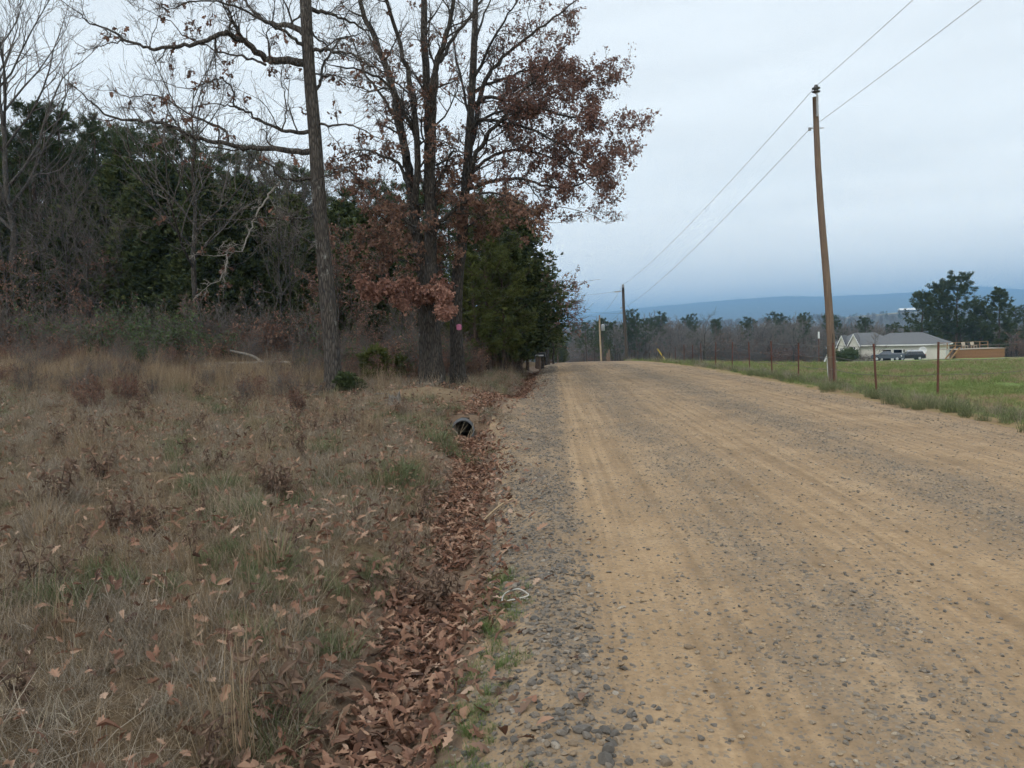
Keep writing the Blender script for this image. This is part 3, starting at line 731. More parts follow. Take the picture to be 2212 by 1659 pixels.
def oak_one():
    rng = random.Random(21); tb = [Tubes(), Tubes()]; lv = Leaves(); Y = 20.0
    line = [(721, 846), (717, 760), (704, 600), (690, 450), (681, 300), (668, 150), (660, 0), (655, -150), (648, -330), (640, -520)]
    P = px_line(line, Y); P[0].z = hz(P[0].x, Y) - 0.1
    flared_trunk(tb, P, lambda t: 0.222 * (1 - 0.58 * t), rng)
    roots(tb, Vector((P[0].x, P[0].y, hz(P[0].x, Y))), 0.26, rng)
    S = dict(OAKS); S['leaf'] = lambda p: 0.014; S['leafs'] = 0.13
    z = lambda pts: [(x * 0.35, y * 0.35) for x, y in pts]
    L = lambda pts, r0, r1, dy, **k: limb(tb, lv, px_line(pts, Y, Y + dy), r0, r1, S, rng, **k)
    L(z([(1900, 385), (1780, 380), (1700, 375), (1640, 360), (1560, 300), (1500, 250), (1430, 228), (1415, 200), (1380, 202), (1300, 240), (1200, 270), (1080, 290), (980, 295), (880, 285), (760, 240), (700, 190), (600, 150), (530, 125), (490, 80)]), 0.105, 0.012, -2.2, kid=1.3)
    L(z([(1500, 250), (1450, 160), (1420, 90), (1380, 20), (1340, -60)]), 0.05, 0.012, -1.0, kid=1.1)
    L(z([(1640, 400), (1560, 372), (1420, 335), (1280, 290), (1150, 225), (1050, 130), (900, 60)]), 0.035, 0.008, 1.4, kid=1.0)
    L(z([(760, 240), (720, 265), (640, 275), (560, 300), (500, 290), (445, 245)]), 0.02, 0.006, -0.6, kid=0.6)
    L(z([(1900, 215), (1800, 165), (1700, 150), (1640, 130), (1560, 60), (1500, -10), (1450, -90)]), 0.085, 0.02, 1.6, kid=1.2)
    L(z([(1890, 290), (1800, 230), (1700, 170), (1560, 90), (1400, 20), (1200, 10), (1100, 40)]), 0.05, 0.012, -2.4, kid=1.2)
    L(z([(1930, 830), (1830, 815), (1740, 800), (1600, 740), (1500, 680), (1420, 650), (1340, 640)]), 0.06, 0.014, -1.2, kid=1.3)
    L(z([(1740, 800), (1765, 680), (1750, 560), (1730, 450), (1745, 380)]), 0.022, 0.008, 0.5, kid=0.8)
    L(z([(1500, 680), (1440, 655), (1440, 560), (1380, 500), (1340, 480), (1250, 520), (1120, 545), (1000, 500)]), 0.03, 0.008, -0.8, kid=1.0)
    L(z([(1930, 935), (1800, 935), (1700, 920), (1500, 905), (1400, 890), (1250, 860), (1150, 820), (1000, 770), (850, 745), (680, 720), (600, 660), (540, 610), (450, 530)]), 0.085, 0.010, -2.6, kid=1.25)
    L(z([(1400, 890), (1380, 800), (1250, 740), (1150, 690), (1000, 600), (900, 590), (800, 600), (700, 560)]), 0.04, 0.008, 1.2, kid=1.1)
    L(z([(1150, 820), (1100, 860), (1130, 980), (1190, 1050), (1320, 1060)]), 0.025, 0.008, 0.4, kid=0.5)
    L(z([(600, 690), (560, 740), (500, 720), (450, 600)]), 0.012, 0.005, 0.3, kid=0.4)
    L(z([(1940, 1110), (1850, 1105), (1740, 1100), (1650, 1010), (1540, 960)]), 0.05, 0.012, -1.5, kid=1.0)
    L(z([(1960, 1330), (1880, 1345), (1740, 1350), (1600, 1340), (1450, 1360), (1250, 1355), (1000, 1380)]), 0.03, 0.007, -2.0, kid=1.0)
    L(z([(1990, 1470), (1930, 1495), (1870, 1470), (1820, 1380), (1800, 1330)]), 0.03, 0.012, -0.6, kid=0.5)
    tbd = [Tubes(), Tubes()]; tb_keep = list(tb); tb[0], tb[1] = tbd
    L(z([(1730, 1120), (1660, 1200), (1600, 1290), (1550, 1400), (1520, 1500), (1470, 1545), (1400, 1570), (1395, 1650), (1340, 1740)]), 0.026, 0.010, -1.2, kid=0.6)
    L(z([(1400, 1570), (1300, 1580), (1220, 1570)]), 0.012, 0.005, -0.3, kid=0.3)
    tb[0], tb[1] = tb_keep
    # to the other side of the trunk
    q = lambda pts: [(608 + x * 0.35, y * 0.35) for x, y in pts]
    L(q([(170, 50), (250, 75), (330, 90), (450, 150), (560, 200), (640, 260)]), 0.06, 0.012, 1.8, kid=1.3)
    L(q([(190, 310), (300, 315), (400, 325), (500, 370), (600, 430), (690, 450)]), 0.05, 0.010, -1.8, kid=1.2)
    L(q([(200, 560), (235, 520), (260, 420), (330, 280), (400, 230), (480, 210)]), 0.05, 0.012, 1.2, kid=1.1)
    L(q([(215, 770), (320, 772), (420, 770), (520, 810), (610, 860)]), 0.035, 0.009, -1.4, kid=1.1)
    L(q([(230, 1090), (300, 1080), (380, 1050), (440, 990), (520, 950)]), 0.03, 0.008, -1.0, kid=0.9)
    L(q([(160, 180), (260, 260), (330, 330), (420, 360)]), 0.03, 0.008, 1.6, kid=0.9)
    L(q([(180, 440), (260, 470), (350, 470), (450, 500)]), 0.03, 0.008, 1.0, kid=0.9)
    for k in range(14):       # high limbs above the picture
        t = rng.uniform(0.0, 1.0); y = -40 - 420 * t; x = 658 - 0.1 * (-y)
        sgn = 1 if k % 2 else -1; w = rng.uniform(130, 330)
        L([(x, y), (x + sgn * w * 0.35, y - 30), (x + sgn * w * 0.7, y - 90), (x + sgn * w, y - 150 * rng.random())], 0.06, 0.012, rng.uniform(-3, 3), kid=1.5, spacing=0.6)
    o = finish_tree('oak_tree', tb, [('leaves', lv, m_oakleaf)], (P[0].x, Y, hz(P[0].x, Y)), 'bare grey-barked oak with long crooked limbs, alone before the woods', m_bark_oak, m_twig)
    for key, lst in tbd[1].g.items(): tbd[0].g.setdefault(key, []).extend(lst)
    V, T = tbd[0].arrays(); d = link('dead_limb', npmesh('dead_limb', V - np.array(o.location), T, flat('bleached_limb', (0.30, 0.275, 0.24), (0.18, 0.165, 0.145), 0.9, 6), smooth=True), o); d['label'] = 'bleached dead limb hanging from the oak'
    return o

def oak_two():
    rng = random.Random(22); tb = [Tubes(), Tubes()]; lv = Leaves(); lp = Leaves(); Y = 23.5
    line = [(934, 822), (931, 780), (928, 720), (926, 660), (924, 610), (921, 570)]
    P = px_line(line, Y); P[0].z = hz(P[0].x, Y) - 0.1
    flared_trunk(tb, P, lambda t: 0.345 * (1 - 0.10 * t), rng, 14, 1.35)
    roots(tb, Vector((P[0].x, P[0].y, hz(P[0].x, Y))), 0.36, rng, 6)
    S = dict(OAKS)
    def leafy(p):
        x, y = proj(p); f = np.interp(y, [40, 130, 260, 360, 480, 600, 680], [0.015, 0.07, 0.15, 0.30, 0.36, 0.26, 0.10])
        return f * np.interp(x, [690, 780, 850], [0.2, 0.7, 1.0])
    S['leaf'] = leafy; S['leafn'] = 4; S['leafs'] = 0.115
    q = lambda pts: [(608 + x * 0.35, y * 0.35) for x, y in pts]
    L = lambda pts, r0, r1, dy, **k: limb(tb, k.pop('lv', lv), px_line(pts, Y, Y + dy), r0, r1, k.pop('S', S), rng, **k)
    L([(921, 640), (912, 560), (898, 490), (888, 420), (881, 350), (867, 280), (853, 210), (832, 140), (804, 70), (783, 21), (766, -70), (750, -180)], 0.20, 0.05, 1.5, sides=10, t0=0.3, kid=1.7, spacing=0.55)
    L([(927, 640), (930, 560), (930, 455), (925, 350), (925, 245), (919, 140), (916, 0), (913, -130), (905, -300)], 0.235, 0.05, 0.4, sides=12, t0=0.3, kid=1.7, spacing=0.55)
    L([(931, 420), (934, 315), (937, 210), (944, 140), (961, 88), (979, 18), (990, -70), (1000, -170)], 0.13, 0.035, -1.0, sides=9, t0=0.3, kid=1.5)
    L([(932, 190), (944, 140), (958, 122), (975, 88), (1010, 42), (1038, 0), (1075, -60)], 0.085, 0.03, 1.6, kid=1.4)
    L([(905, 308), (890, 275), (874, 245), (853, 196), (804, 161), (748, 147), (710, 140)], 0.085, 0.014, -1.8, kid=1.3)
    L([(896, 440), (902, 315), (888, 192), (867, 105), (835, 0), (815, -90)], 0.11, 0.035, -1.4, sides=9, kid=1.4)
    L([(881, 340), (868, 300), (850, 250), (820, 200), (790, 160), (770, 110), (740, 40)], 0.07, 0.016, 2.2, kid=1.3)
    L([(895, 505), (867, 465), (818, 420), (783, 392), (755, 371), (713, 364)], 0.085, 0.016, 1.4, kid=1.2)
    L([(885, 400), (860, 353), (825, 336), (797, 325), (758, 329), (716, 350)], 0.06, 0.012, 1.4, kid=1.1)
    L([(928, 480), (937, 420), (958, 371), (975, 329), (996, 329)], 0.075, 0.016, 1.0, kid=1.1, spacing=0.3)
    L([(926, 560), (944, 490), (979, 455), (1010, 430), (1045, 416), (1098, 427), (1133, 448)], 0.085, 0.014, -1.5, kid=1.2, spacing=0.3)
    L([(915, 565), (880, 545), (845, 520), (805, 515), (770, 530)], 0.045, 0.010, 1.4, kid=1.1, spacing=0.25)
    L([(930, 600), (960, 560), (985, 520), (1020, 500), (1060, 500)], 0.045, 0.010, 1.2, kid=1.1, spacing=0.25)
    L([(922, 610), (900, 585), (870, 560), (830, 570), (790, 590), (760, 585)], 0.035, 0.010, -1.0, kid=1.0, spacing=0.22)
    L([(905, 470), (920, 440), (950, 430), (985, 400)], 0.035, 0.010, 1.5, kid=1.1, spacing=0.25)
    L([(898, 490), (870, 480), (840, 480), (810, 460)], 0.03, 0.010, -1.5, kid=1.1, spacing=0.25)
    # low spray of pale leaves across the trunk
    S2 = dict(S); S2['leaf'] = lambda p: 0.7; S2['leafn'] = 4; S2['leafs'] = 0.115; S2['up'] = [0, 0, 0, -0.02, 0]
    L([(930, 668), (922, 640), (905, 628), (875, 632), (840, 640), (800, 636)], 0.03, 0.008, -1.9, kid=0.5, spacing=0.18, lv=lp, S=S2)
    L([(932, 660), (938, 630), (950, 628), (962, 655), (964, 675)], 0.025, 0.008, -1.5, kid=0.5, spacing=0.14, lv=lp, S=S2)
    return finish_tree('oak_tree', tb, [('leaves', lv, m_oakleaf), ('leaves', lp, m_oakleaf_pale)], (P[0].x, Y, hz(P[0].x, Y)),
                       'thick oak dividing into many upright stems, tan dead leaves clinging round its fork', m_bark_dark, m_twig)

def oak_three():
    rng = random.Random(23); tb = [Tubes(), Tubes()]; lv = Leaves(); Y = 24.6
    line = [(990, 812), (987, 760), (985, 700), (988, 600), (997, 530), (1003, 440), (1010, 350), (1017, 245), (1022, 150), (1026, 50), (1030, -80), (1036, -220)]
    P = px_line(line, Y); P[0].z = hz(P[0].x, Y) - 0.1
    flared_trunk(tb, P, lambda t: 0.225 * (1 - 0.72 * t), rng, 12, 1.35)
    roots(tb, Vector((P[0].x, P[0].y, hz(P[0].x, Y))), 0.24, rng, 5)
    S = dict(OAKS)
    def leafy(p):
        x, y = proj(p); f = np.interp(x, [960, 1040, 1120, 1200, 1400], [0.07, 0.17, 0.46, 0.68, 0.70])
        g = np.interp(y, [-50, 30, 90, 130, 460, 500], [0.10, 0.25, 0.45, 1.0, 0.9, 0.35])
        return f * g
    S['leaf'] = leafy; S['leafn'] = 4; S['leafs'] = 0.09
    L = lambda pts, r0, r1, dy, **k: limb(tb, lv, px_line(pts, Y, Y + dy), r0, r1, S, rng, **k)
    L([(1004, 430), (1020, 360), (1045, 304), (1080, 262), (1126, 203), (1165, 165), (1200, 120)], 0.10, 0.016, -1.6, kid=1.5, spacing=0.3)
    L([(1012, 330), (1028, 270), (1040, 195), (1065, 150), (1098, 115), (1150, 73), (1196, 38), (1238, 7), (1262, -30)], 0.10, 0.014, 1.0, kid=1.4, spacing=0.35)
    L([(1014, 285), (1035, 262), (1063, 259), (1133, 273), (1185, 297), (1238, 329), (1262, 336), (1290, 345)], 0.07, 0.010, -2.2, kid=1.4, spacing=0.25)
    L([(1020, 225), (1063, 210), (1133, 224), (1203, 245), (1265, 255), (1300, 262), (1322, 270)], 0.07, 0.008, -1.4, kid=1.35, spacing=0.23)
    L([(1022, 200), (1050, 183), (1098, 168), (1150, 150), (1217, 149), (1255, 160), (1292, 185)], 0.06, 0.008, 1.8, kid=1.45, spacing=0.23)
    L([(1006, 410), (1050, 395), (1100, 385), (1133, 388), (1185, 402), (1248, 400), (1285, 380), (1312, 372)], 0.075, 0.008, -1.8, kid=1.3, spacing=0.25)
    L([(1008, 380), (1060, 340), (1110, 325), (1180, 335), (1240, 370), (1275, 405), (1305, 430)], 0.06, 0.008, 1.2, kid=1.3, spacing=0.25)
    L([(1030, 270), (1080, 240), (1140, 225), (1200, 200), (1240, 182), (1285, 175)], 0.05, 0.008, 2.6, kid=1.4, spacing=0.25)
    L([(1022, 170), (1045, 130), (1075, 70), (1105, 20), (1140, -40)], 0.06, 0.014, -1.2, kid=1.3, spacing=0.4)
    L([(1018, 250), (1000, 190), (985, 120), (975, 60), (965, -20)], 0.05, 0.014, 1.6, kid=1.2, spacing=0.5)
    L([(1024, 120), (1035, 60), (1060, 0), (1080, -60)], 0.05, 0.014, 1.4, kid=1.2, spacing=0.45)
    # bare drooping twigs at the lower edge
    S3 = dict(S); S3['leaf'] = lambda p: 0.06
    S_keep = S['leaf']; S['leaf'] = lambda p: 0.08
    L([(1133, 388), (1160, 425), (1182, 444), (1238, 451), (1294, 472)], 0.022, 0.006, -0.6, kid=0.8, spacing=0.4)
    L([(1100, 430), (1150, 470), (1190, 480), (1240, 478)], 0.018, 0.006, 0.6, kid=0.7, spacing=0.4)
    S['leaf'] = S_keep
    L([(1000, 500), (1040, 470), (1090, 455), (1130, 450)], 0.03, 0.010, -1.4, kid=1.1, spacing=0.3)
    L([(990, 640), (972, 650), (960, 652), (945, 648)], 0.02, 0.008, -0.8, kid=0.3, spacing=0.6)
    o = finish_tree('oak_tree', tb, [('leaves', lv, m_oakleaf_red)], (P[0].x, Y, hz(P[0].x, Y)),
                    'slimmer oak with a pink tag on its trunk, dense rust-red leaves reaching over the road', m_bark_dark, m_twig)
    t = Vector(at(997, 707, Y - 0.25)) - Vector(o.location)
    tg = Boxes(); n = 6
    a0, a1 = -1.45, -0.7; vs = []
    c = Vector(at(986, 707, Y)) - Vector(o.location)
    for i in range(n):
        a = a0 + (a1 - a0) * i / (n - 1)
        for zz in (-0.10, 0.10): vs.append((c.x + 0.225 * math.cos(a), c.y + 0.225 * math.sin(a), c.z + zz * (1 - 0.12 * abs(i - 2.5))))
    tg.add(vs, [(2 * i, 2 * i + 2, 2 * i + 3, 2 * i + 1) for i in range(n - 1)])
    m = tg.build('tag', flat('pink_tape', (0.52, 0.17, 0.30), (0.40, 0.10, 0.20), 0.6), o); m['label'] = 'faded pink marking tape'
    sd = m.modifiers.new('thick', 'SOLIDIFY'); sd.thickness = 0.004
    return o
oak_one(); oak_two(); oak_three()
# ================================================================== the woods
PINES = [make_pine(100 + i, 14, [0.40, 0.48, 0.34, 0.55][i], [2.7, 2.4, 2.9, 2.5][i], [1.0, 0.9, 1.2, 0.8][i], None, [0.55, 0.45, 0.7, 0.4][i]) for i in range(4)]
PINE_Y = make_pine(120, 9, 0.12, 2.3, 1.25, m_needle_y, 0.8)
CEDARS = [make_cedar(140 + i, 9, [1.9, 2.2, 1.6][i]) for i in range(3)]
BARES = [make_bare(160 + i, 13, [0.13, 0.16, 0.11, 0.12][i], fork=[0.45, 0.35, 0.5, 0.3][i], k=[16, 18, 13, 17][i], spread=[1.0, 1.2, 0.8, 1.0][i]) for i in range(4)]
RUSTY = [make_bare(180 + i, 6, 0.06, leafs=[0.34, 0.2, 0.42][i], fork=0.2, k=14, lsize=0.13, spread=1.15, barkm=m_bark_dark) for i in range(3)]
S_FAN = dict(BARE); S_FAN.update(wig=[0.1, 0.13, 0.18, 0.2, 0.2], up=[0.05, 0.10, 0.07, 0.05, 0.03], k=[12, 6, 5, 3, 2], ang=[0.5, 0.5, 0.6, 0.7, 0.8])
FAN = make_bare(190, 15, 0.17, S=S_FAN, fork=0.42, k=16, spread=1.25)
S_BIG = dict(BARE); S_BIG.update(n=[8, 6, 5, 3, 2], wig=[0.1, 0.24, 0.28, 0.28, 0.25], k=[12, 7, 6, 4, 2], rmin=0.012, lr=[0.5, 0.5, 0.55, 0.55, 0.5])

def L_of(kind):
    return {'pine': 'shaggy green pine standing in the dark woods behind the weeds', 'cedar': 'dense dark cedar in the shaded edge of the woods',
            'bare': 'leafless grey tree standing among the pines of the woods', 'rusty': 'small oak with brown dead leaves under the woods edge'}[kind]
def W(kind, i, px, top, Y, wide=1.0, label=None):
    mk = {'pine': PINES, 'cedar': CEDARS, 'bare': BARES, 'rusty': RUSTY}[kind]; mk = mk[i % len(mk)]
    nm = {'pine': 'pine_tree', 'cedar': 'cedar_tree', 'bare': 'bare_tree', 'rusty': 'young_oak'}[kind]
    return tree_px(nm, mk, px, top, Y, label or L_of(kind), 'tree', None if label else {'pine': 'pines of the woods', 'cedar': 'cedars of the woods', 'bare': 'leafless trees of the woods', 'rusty': 'brown-leaved young oaks'}[kind], wide)
# outline of the canopy, from the edge of the picture to the oaks
for i, (px, top, Y, w) in enumerate([(100, 248, 46, 1.1), (152, 262, 47, 1.0), (222, 275, 50, 0.9), (262, 302, 48, 0.9), (360, 288, 45, 1.2), (330, 300, 52, 1.0), (12, 258, 50, 1.1), (-50, 235, 46, 1.2),
                                    (425, 318, 47, 1.0), (470, 335, 52, 1.0), (525, 352, 50, 1.0), (600, 372, 50, 0.9), (650, 380, 53, 1.0), (300, 318, 55, 1.0), (770, 425, 44, 1.0), (845, 440, 48, 1.0), (60, 330, 44, 1.0), (180, 330, 54, 1.1), (905, 415, 47, 1.1), (945, 405, 50, 1.2), (985, 425, 48, 1.1), (1015, 440, 52, 1.1), (870, 415, 52, 1.1), (815, 405, 54, 1.1), (700, 395, 54, 1.1), (555, 345, 56, 1.1), (130, 290, 52, 1.2), (240, 300, 56, 1.2)]):
    W('pine', i, px, top, Y, w, {0: 'rounded pine crown just beside the tall bare fan tree', 2: 'small tufted pine top standing clear against the sky', 4: 'broad rounded pine rising behind the fan of bare stems', 6: 'pine at the very edge of the picture', 14: 'pine showing between the bare oak and the thick oak', 15: 'pine top behind the fork of the thick oak'}.get(i))
for i, (px, top, Y, w) in enumerate([(300, 395, 41, 1.1), (372, 345, 41, 1.3), (450, 350, 40.5, 1.3), (512, 405, 41, 1.2), (565, 455, 42, 1.2), (625, 480, 41, 1.2), (760, 470, 37, 1.2), (830, 490, 38, 1.2), (890, 520, 39, 1.2),
                                    (335, 480, 40, 1.2), (420, 470, 39.5, 1.2), (680, 500, 40, 1.2), (95, 480, 42, 1.2), (-20, 470, 42, 1.3), (1008, 505, 39, 1.1), (950, 540, 37, 1.2), (720, 600, 36, 1.2), (800, 620, 35, 1.2), (595, 400, 43, 1.3), (655, 420, 43, 1.3), (540, 380, 43, 1.3), (740, 430, 40, 1.3), (800, 450, 41, 1.3), (870, 460, 41, 1.3), (160, 420, 43, 1.3), (220, 400, 44, 1.3), (30, 420, 44, 1.3), (920, 480, 36, 1.2), (280, 340, 44, 1.2), (130, 540, 40, 1.2)]):
    W('cedar', i, px, top, Y, w, {1: 'tall dark cedar in the middle of the woods edge', 2: 'wide dark cedar below the fan of bare stems', 6: 'dark cedar just past the bare oak trunk', 16: 'dark cedar right behind the two close oaks'}.get(i))
for i, (px, top, Y, w) in enumerate([(130, 215, 44, 1.0), (180, 335, 42, 0.9), (240, 340, 41, 0.9), (600, 250, 44, 1.0), (640, 265, 46, 1.0), (575, 300, 45, 0.9), (75, 300, 41, 0.8), (200, 415, 39, 0.8), (160, 400, 39, 0.8),
                                    (612, 380, 38, 0.6), (632, 400, 37.5, 0.6), (275, 420, 40, 0.8), (30, 380, 40, 0.9), (810, 330, 47, 1.0), (760, 300, 50, 1.0), (700, 330, 48, 1.0), (105, 470, 38, 0.6), (540, 330, 44, 0.9)]):
    W('bare', i, px, top, Y, w)
for i, (px, top, Y, w) in enumerate([(25, 545, 39, 1.1), (230, 520, 40, 1.0), (738, 500, 33, 1.1), (690, 590, 34, 1.0), (868, 560, 32, 1.0), (-10, 640, 38, 1.2), (425, 640, 36, 0.9), (150, 560, 39, 1.0), (180, 640, 38, 1.0), (800, 640, 31, 0.9)]):
    W('rusty', i, px, top, Y, w, {2: 'brown-leaved sapling close behind the bare oak', 4: 'brown-leaved sapling right behind the thick oak', 6: 'brown sapling with a leaf spray before the dark cedars'}.get(i))
tree_px('bare_tree', FAN, 48, -70, 42, 'tall bare tree fanning upward above the pines, nearest the edge', wide=1.1)
tree_px('bare_tree', make_bare(191, 13, 0.12, S=S_FAN, fork=0.35, k=15, spread=1.1, barkm=m_bark_dark), 424, 55, 37, 'bare tree whose forked stems fan out above the rounded pine', wide=1.1)
for i in range(46):           # deeper rows fill the shade
    px = -140 + 1060 * (i + random.random()) / 46; Y = random.uniform(52, 68)
    W('pine' if i % 3 else 'bare', i, px, np.interp(px, [-150, 100, 350, 650, 900], [330, 340, 360, 430, 500]) + random.uniform(0, 60), Y, 1.1)
ROUND = make_pine(125, 9, 0.06, 2.1, 2.3, m_cedar, 0.38, 0.9)
# along the road beyond the oaks
tree_px('pine_tree', PINE_Y, 1058, 450, 34.5, 'bushy yellow-green pine beside the slim oak', wide=1.15)
tree_px('pine_tree', PINE_Y, 1030, 560, 33, 'low olive pine tucked beside the oak trunks', wide=1.2)
tree_px('pine_tree', PINE_Y, 1092, 560, 35.5, 'low olive pine at the foot of the big cedar', wide=1.2)
tree_px('cedar_tree', CEDARS[1], 1122, 440, 38.5, 'big dark cedar leaning out at the end of the woods', wide=1.25)
tree_px('evergreen_tree', ROUND, 1118, 452, 42, 'round-topped evergreen at the outer end of the woods', wide=0.8); tree_px('evergreen_tree', ROUND, 1075, 448, 39.5, 'full evergreen behind the yellow-green pine', wide=0.95); W('cedar', 0, 1140, 560, 46, 0.9); W('cedar', 2, 1105, 500, 37, 1.3); W('pine', 2, 1090, 470, 42, 1.1); W('pine', 1, 1120, 520, 46, 1.1)
tree_px('oak_tree', make_bare(195, 9, 0.16, S=S_BIG, fork=0.3, k=14, spread=1.35, leafs=0.32, lsize=0.17, barkm=m_bark_dark), 1183, 560, 58, 'spreading half-bare oak reaching over the far road edge', wide=1.25)
tree_px('young_oak', RUSTY[2], 1172, 560, 47, 'rust-leaved oak at the roadside past the cedar', wide=1.3)
tree_px('young_oak', RUSTY[2], 1196, 620, 60, 'brown-leaved oak hanging toward the road crest', wide=1.4)
for i, (px, top, Y) in enumerate([(1165, 640, 66), (1190, 680, 85), (1178, 660, 75), (1205, 700, 105), (1212, 712, 130), (1160, 600, 56)]):
    tree_px('pine_tree' if i % 2 else 'cedar_tree', PINES[2] if i % 2 else CEDARS[i % 3], px, top, Y, 'evergreen in the row along the road near its crest', group='evergreens along the far road', wide=1.2)

# thickets and undergrowth at the foot of the woods
B_BROWN = [make_bush(200 + i, 1.5, 14, 0.5, m_oakleaf, 0.09, None, 0.7) for i in range(2)]
B_GREEN = [make_bush(210 + i, 1.8, 14, 0.42, m_green_leaf, 0.085, None, 0.7) for i in range(2)]
B_BARE = [make_bush(220 + i, 2.0, 18, 0.04, m_oakleaf, 0.08, None, 0.6) for i in range(3)]
for i, (px, h, Y, w) in enumerate([(250, 2.0, 33, 1.1), (300, 2.3, 34, 1.2), (350, 1.9, 32.5, 1.1), (395, 2.2, 33, 1.1), (450, 1.8, 32, 1.1), (210, 1.6, 33, 1.0), (330, 1.5, 31, 1.0), (500, 1.4, 33, 1.0), (170, 1.9, 34, 1.0)]):
    g = on_ground(px, Y); place_tree('shrub', B_GREEN[i % 2], g[0], Y, h, i * 1.3, 'leafy green shrub in the tangle before the dark woods', 'shrub', 'green shrubs by the woods', w)
g = on_ground(598, 1); 
P, ROT, SCL, IDX = [], [], [], []
for i in range(420):
    px = random.uniform(-120, 1010); Y = random.uniform(31.5, 46) if px < 700 else random.uniform(26.5, 40)
    if 560 < px < 720 and Y < 33: continue
    q = on_ground(px, Y); P.append(q - np.array([0, 0, 0.03])); ROT.append((random.gauss(0, 0.08), random.gauss(0, 0.08), random.uniform(0, 6.28)))
    SCL.append(random.uniform(0.5, 1.3) * (0.7 if Y < 34 else 1.15)); IDX.append(random.choice([0, 0, 1, 2, 3, 3, 4, 4, 5, 6]))
for i in range(170):
    Y = random.uniform(29, 70); s_ = random.uniform(-6, -2.3); X = s_ + float(cen(Y))
    P.append(np.array([X, Y, hz(X, Y) - 0.03])); ROT.append((0, 0, random.uniform(0, 6.28))); SCL.append(random.uniform(0.5, 1.1)); IDX.append(random.choice([0, 1, 4, 5]))
for i in range(130):       # low brush in the open ground before the woods
    px = random.uniform(-120, 760); Y = random.uniform(20, 33) if random.random() < 0.7 else random.uniform(14, 22)
    if abs(px - 720) < 45 and Y < 21: continue
    q = on_ground(px, Y)
    if q[0] > -3.6 or float(wob(q[0], Y, 0.5, 3)) < -0.25: continue
    P.append(q - np.array([0, 0, 0.02])); ROT.append((random.gauss(0, 0.15), random.gauss(0, 0.15), random.uniform(0, 6.28))); SCL.append(random.uniform(0.16, 0.42) * (1.0 if Y < 24 else 1.5)); IDX.append(random.choice([0, 1, 3, 3, 4, 5, 5]))
def joined(parts):
    """stems and leaves of a bush as one source mesh with two materials"""
    Vs, Fs, mi, ti, b = [], [], [], [], 0; mats = []
    for k, (nm, me) in enumerate(parts):
        V = np.empty(len(me.vertices) * 3, np.float32); me.vertices.foreach_get('co', V); Vs.append(V.reshape(-1, 3))
        for p in me.polygons: Fs.append([v + b for v in p.vertices]); mi.append(k)
        t = np.full(len(me.vertices), 0.5, np.float32)
        if 'tint' in me.attributes: me.attributes['tint'].data.foreach_get('value', t)
        ti.append(t); b += len(me.vertices); mats.append(me.materials[0])
    m = mesh('undergrowth_piece', np.concatenate(Vs).tolist(), Fs, mats, False, mi)
    a = m.attributes.new('tint', 'FLOAT', 'POINT'); a.data.foreach_set('value', np.concatenate(ti)); return m
scatter('undergrowth', [joined(b[0]) for b in (B_BROWN[0], B_BROWN[1], B_GREEN[0], B_BARE[0], B_BARE[1], B_BARE[2], B_BROWN[0])], P, ROT, SCL, IDX, kind='stuff',
        label='tangled brown undergrowth along the foot of the woods', category='undergrowth')

# ---- the wood line across the pasture and the pines by the house
def far(kind, mk, px, top, Y, label, group, wide=1.0): return tree_px(kind, mk, px, top, Y, label, 'tree', group, wide)
FARBARE = [make_bare(300 + i, 15, 0.16, fork=0.3, k=18, spread=1.15, S=dict(BARE, rmin=0.026, k=[12, 7, 6, 4, 2]), twig=m_twig_pale, barkm=m_bark_grey) for i in range(3)]
xs = np.linspace(1246, 2300, 170)
for i, px in enumerate(xs):
    px = px + random.uniform(-6, 6); Y = random.uniform(205, 300)
    top = np.interp(px, [1240, 1290, 1380, 1460, 1560, 1650, 1700, 1800, 1900, 2000, 2300], [716, 698, 682, 692, 698, 690, 688, 692, 704, 704, 684]) + random.uniform(-6, 20)
    k = (i * 7) % 10
    if px > 1960: top += 6
    if k in (0, 3, 6): far('pine_tree', PINES[i % 4], px, top - 4, Y, 'dark pine among the grey wood line beyond the pasture', 'pines of the far wood line', 1.15)
    else: far('bare_tree', FARBARE[i % 3], px, top + 2, Y, 'pale leafless tree in the wood line beyond the pasture', 'leafless trees of the far wood line', 1.15)
for px, top, Y in [(1268, 700, 190), (1285, 712, 200), (1302, 716, 185), (1318, 740, 150), (1330, 700, 215), (1350, 706, 220), (1378, 686, 205), (1395, 694, 210), (1255, 730, 230), (1242, 716, 330), (1240, 722, 420), (1232, 735, 500)]:
    far('pine_tree', PINES[int(px) % 4], px, top, Y, 'tall green pine by the line of poles down the road', 'pines down the road', 1.1)
far('bare_tree', make_bare(330, 12, 0.22, S=S_BIG, fork=0.12, k=7, spread=1.5, barkm=m_bark_dark), 1520, 685, 170, 'dark forked leafless tree standing in front of the wood line', None, 1.1)
for i, (px, top, Y, w, mk, lab) in enumerate([(2066, 606, 172, 1.15, 0, 'tallest of the round-topped pines behind the house'), (2028, 622, 178, 1.0, 1, 'narrow pine just beside the tallest pine behind the house'),
                                         (1988, 640, 170, 1.25, 2, 'broad low pine rising directly over the house roof'), (2158, 628, 168, 1.1, 2, 'cone-shaped pine apart from the others, over the wooden deck'), (2120, 660, 182, 1.2, 0, 'shorter pine between the tallest pine and the cone-shaped one')]):
    far('pine_tree', [make_pine(400 + i, 17, [0.3, 0.34, 0.12, 0.12, 0.3][i], [4.6, 3.6, 5.4, 4.2, 4.0][i], 2.0, None, [0.6, 0.5, 0.85, 0.95, 0.6][i], 1.75)][0], px, top, Y, lab, None, w)
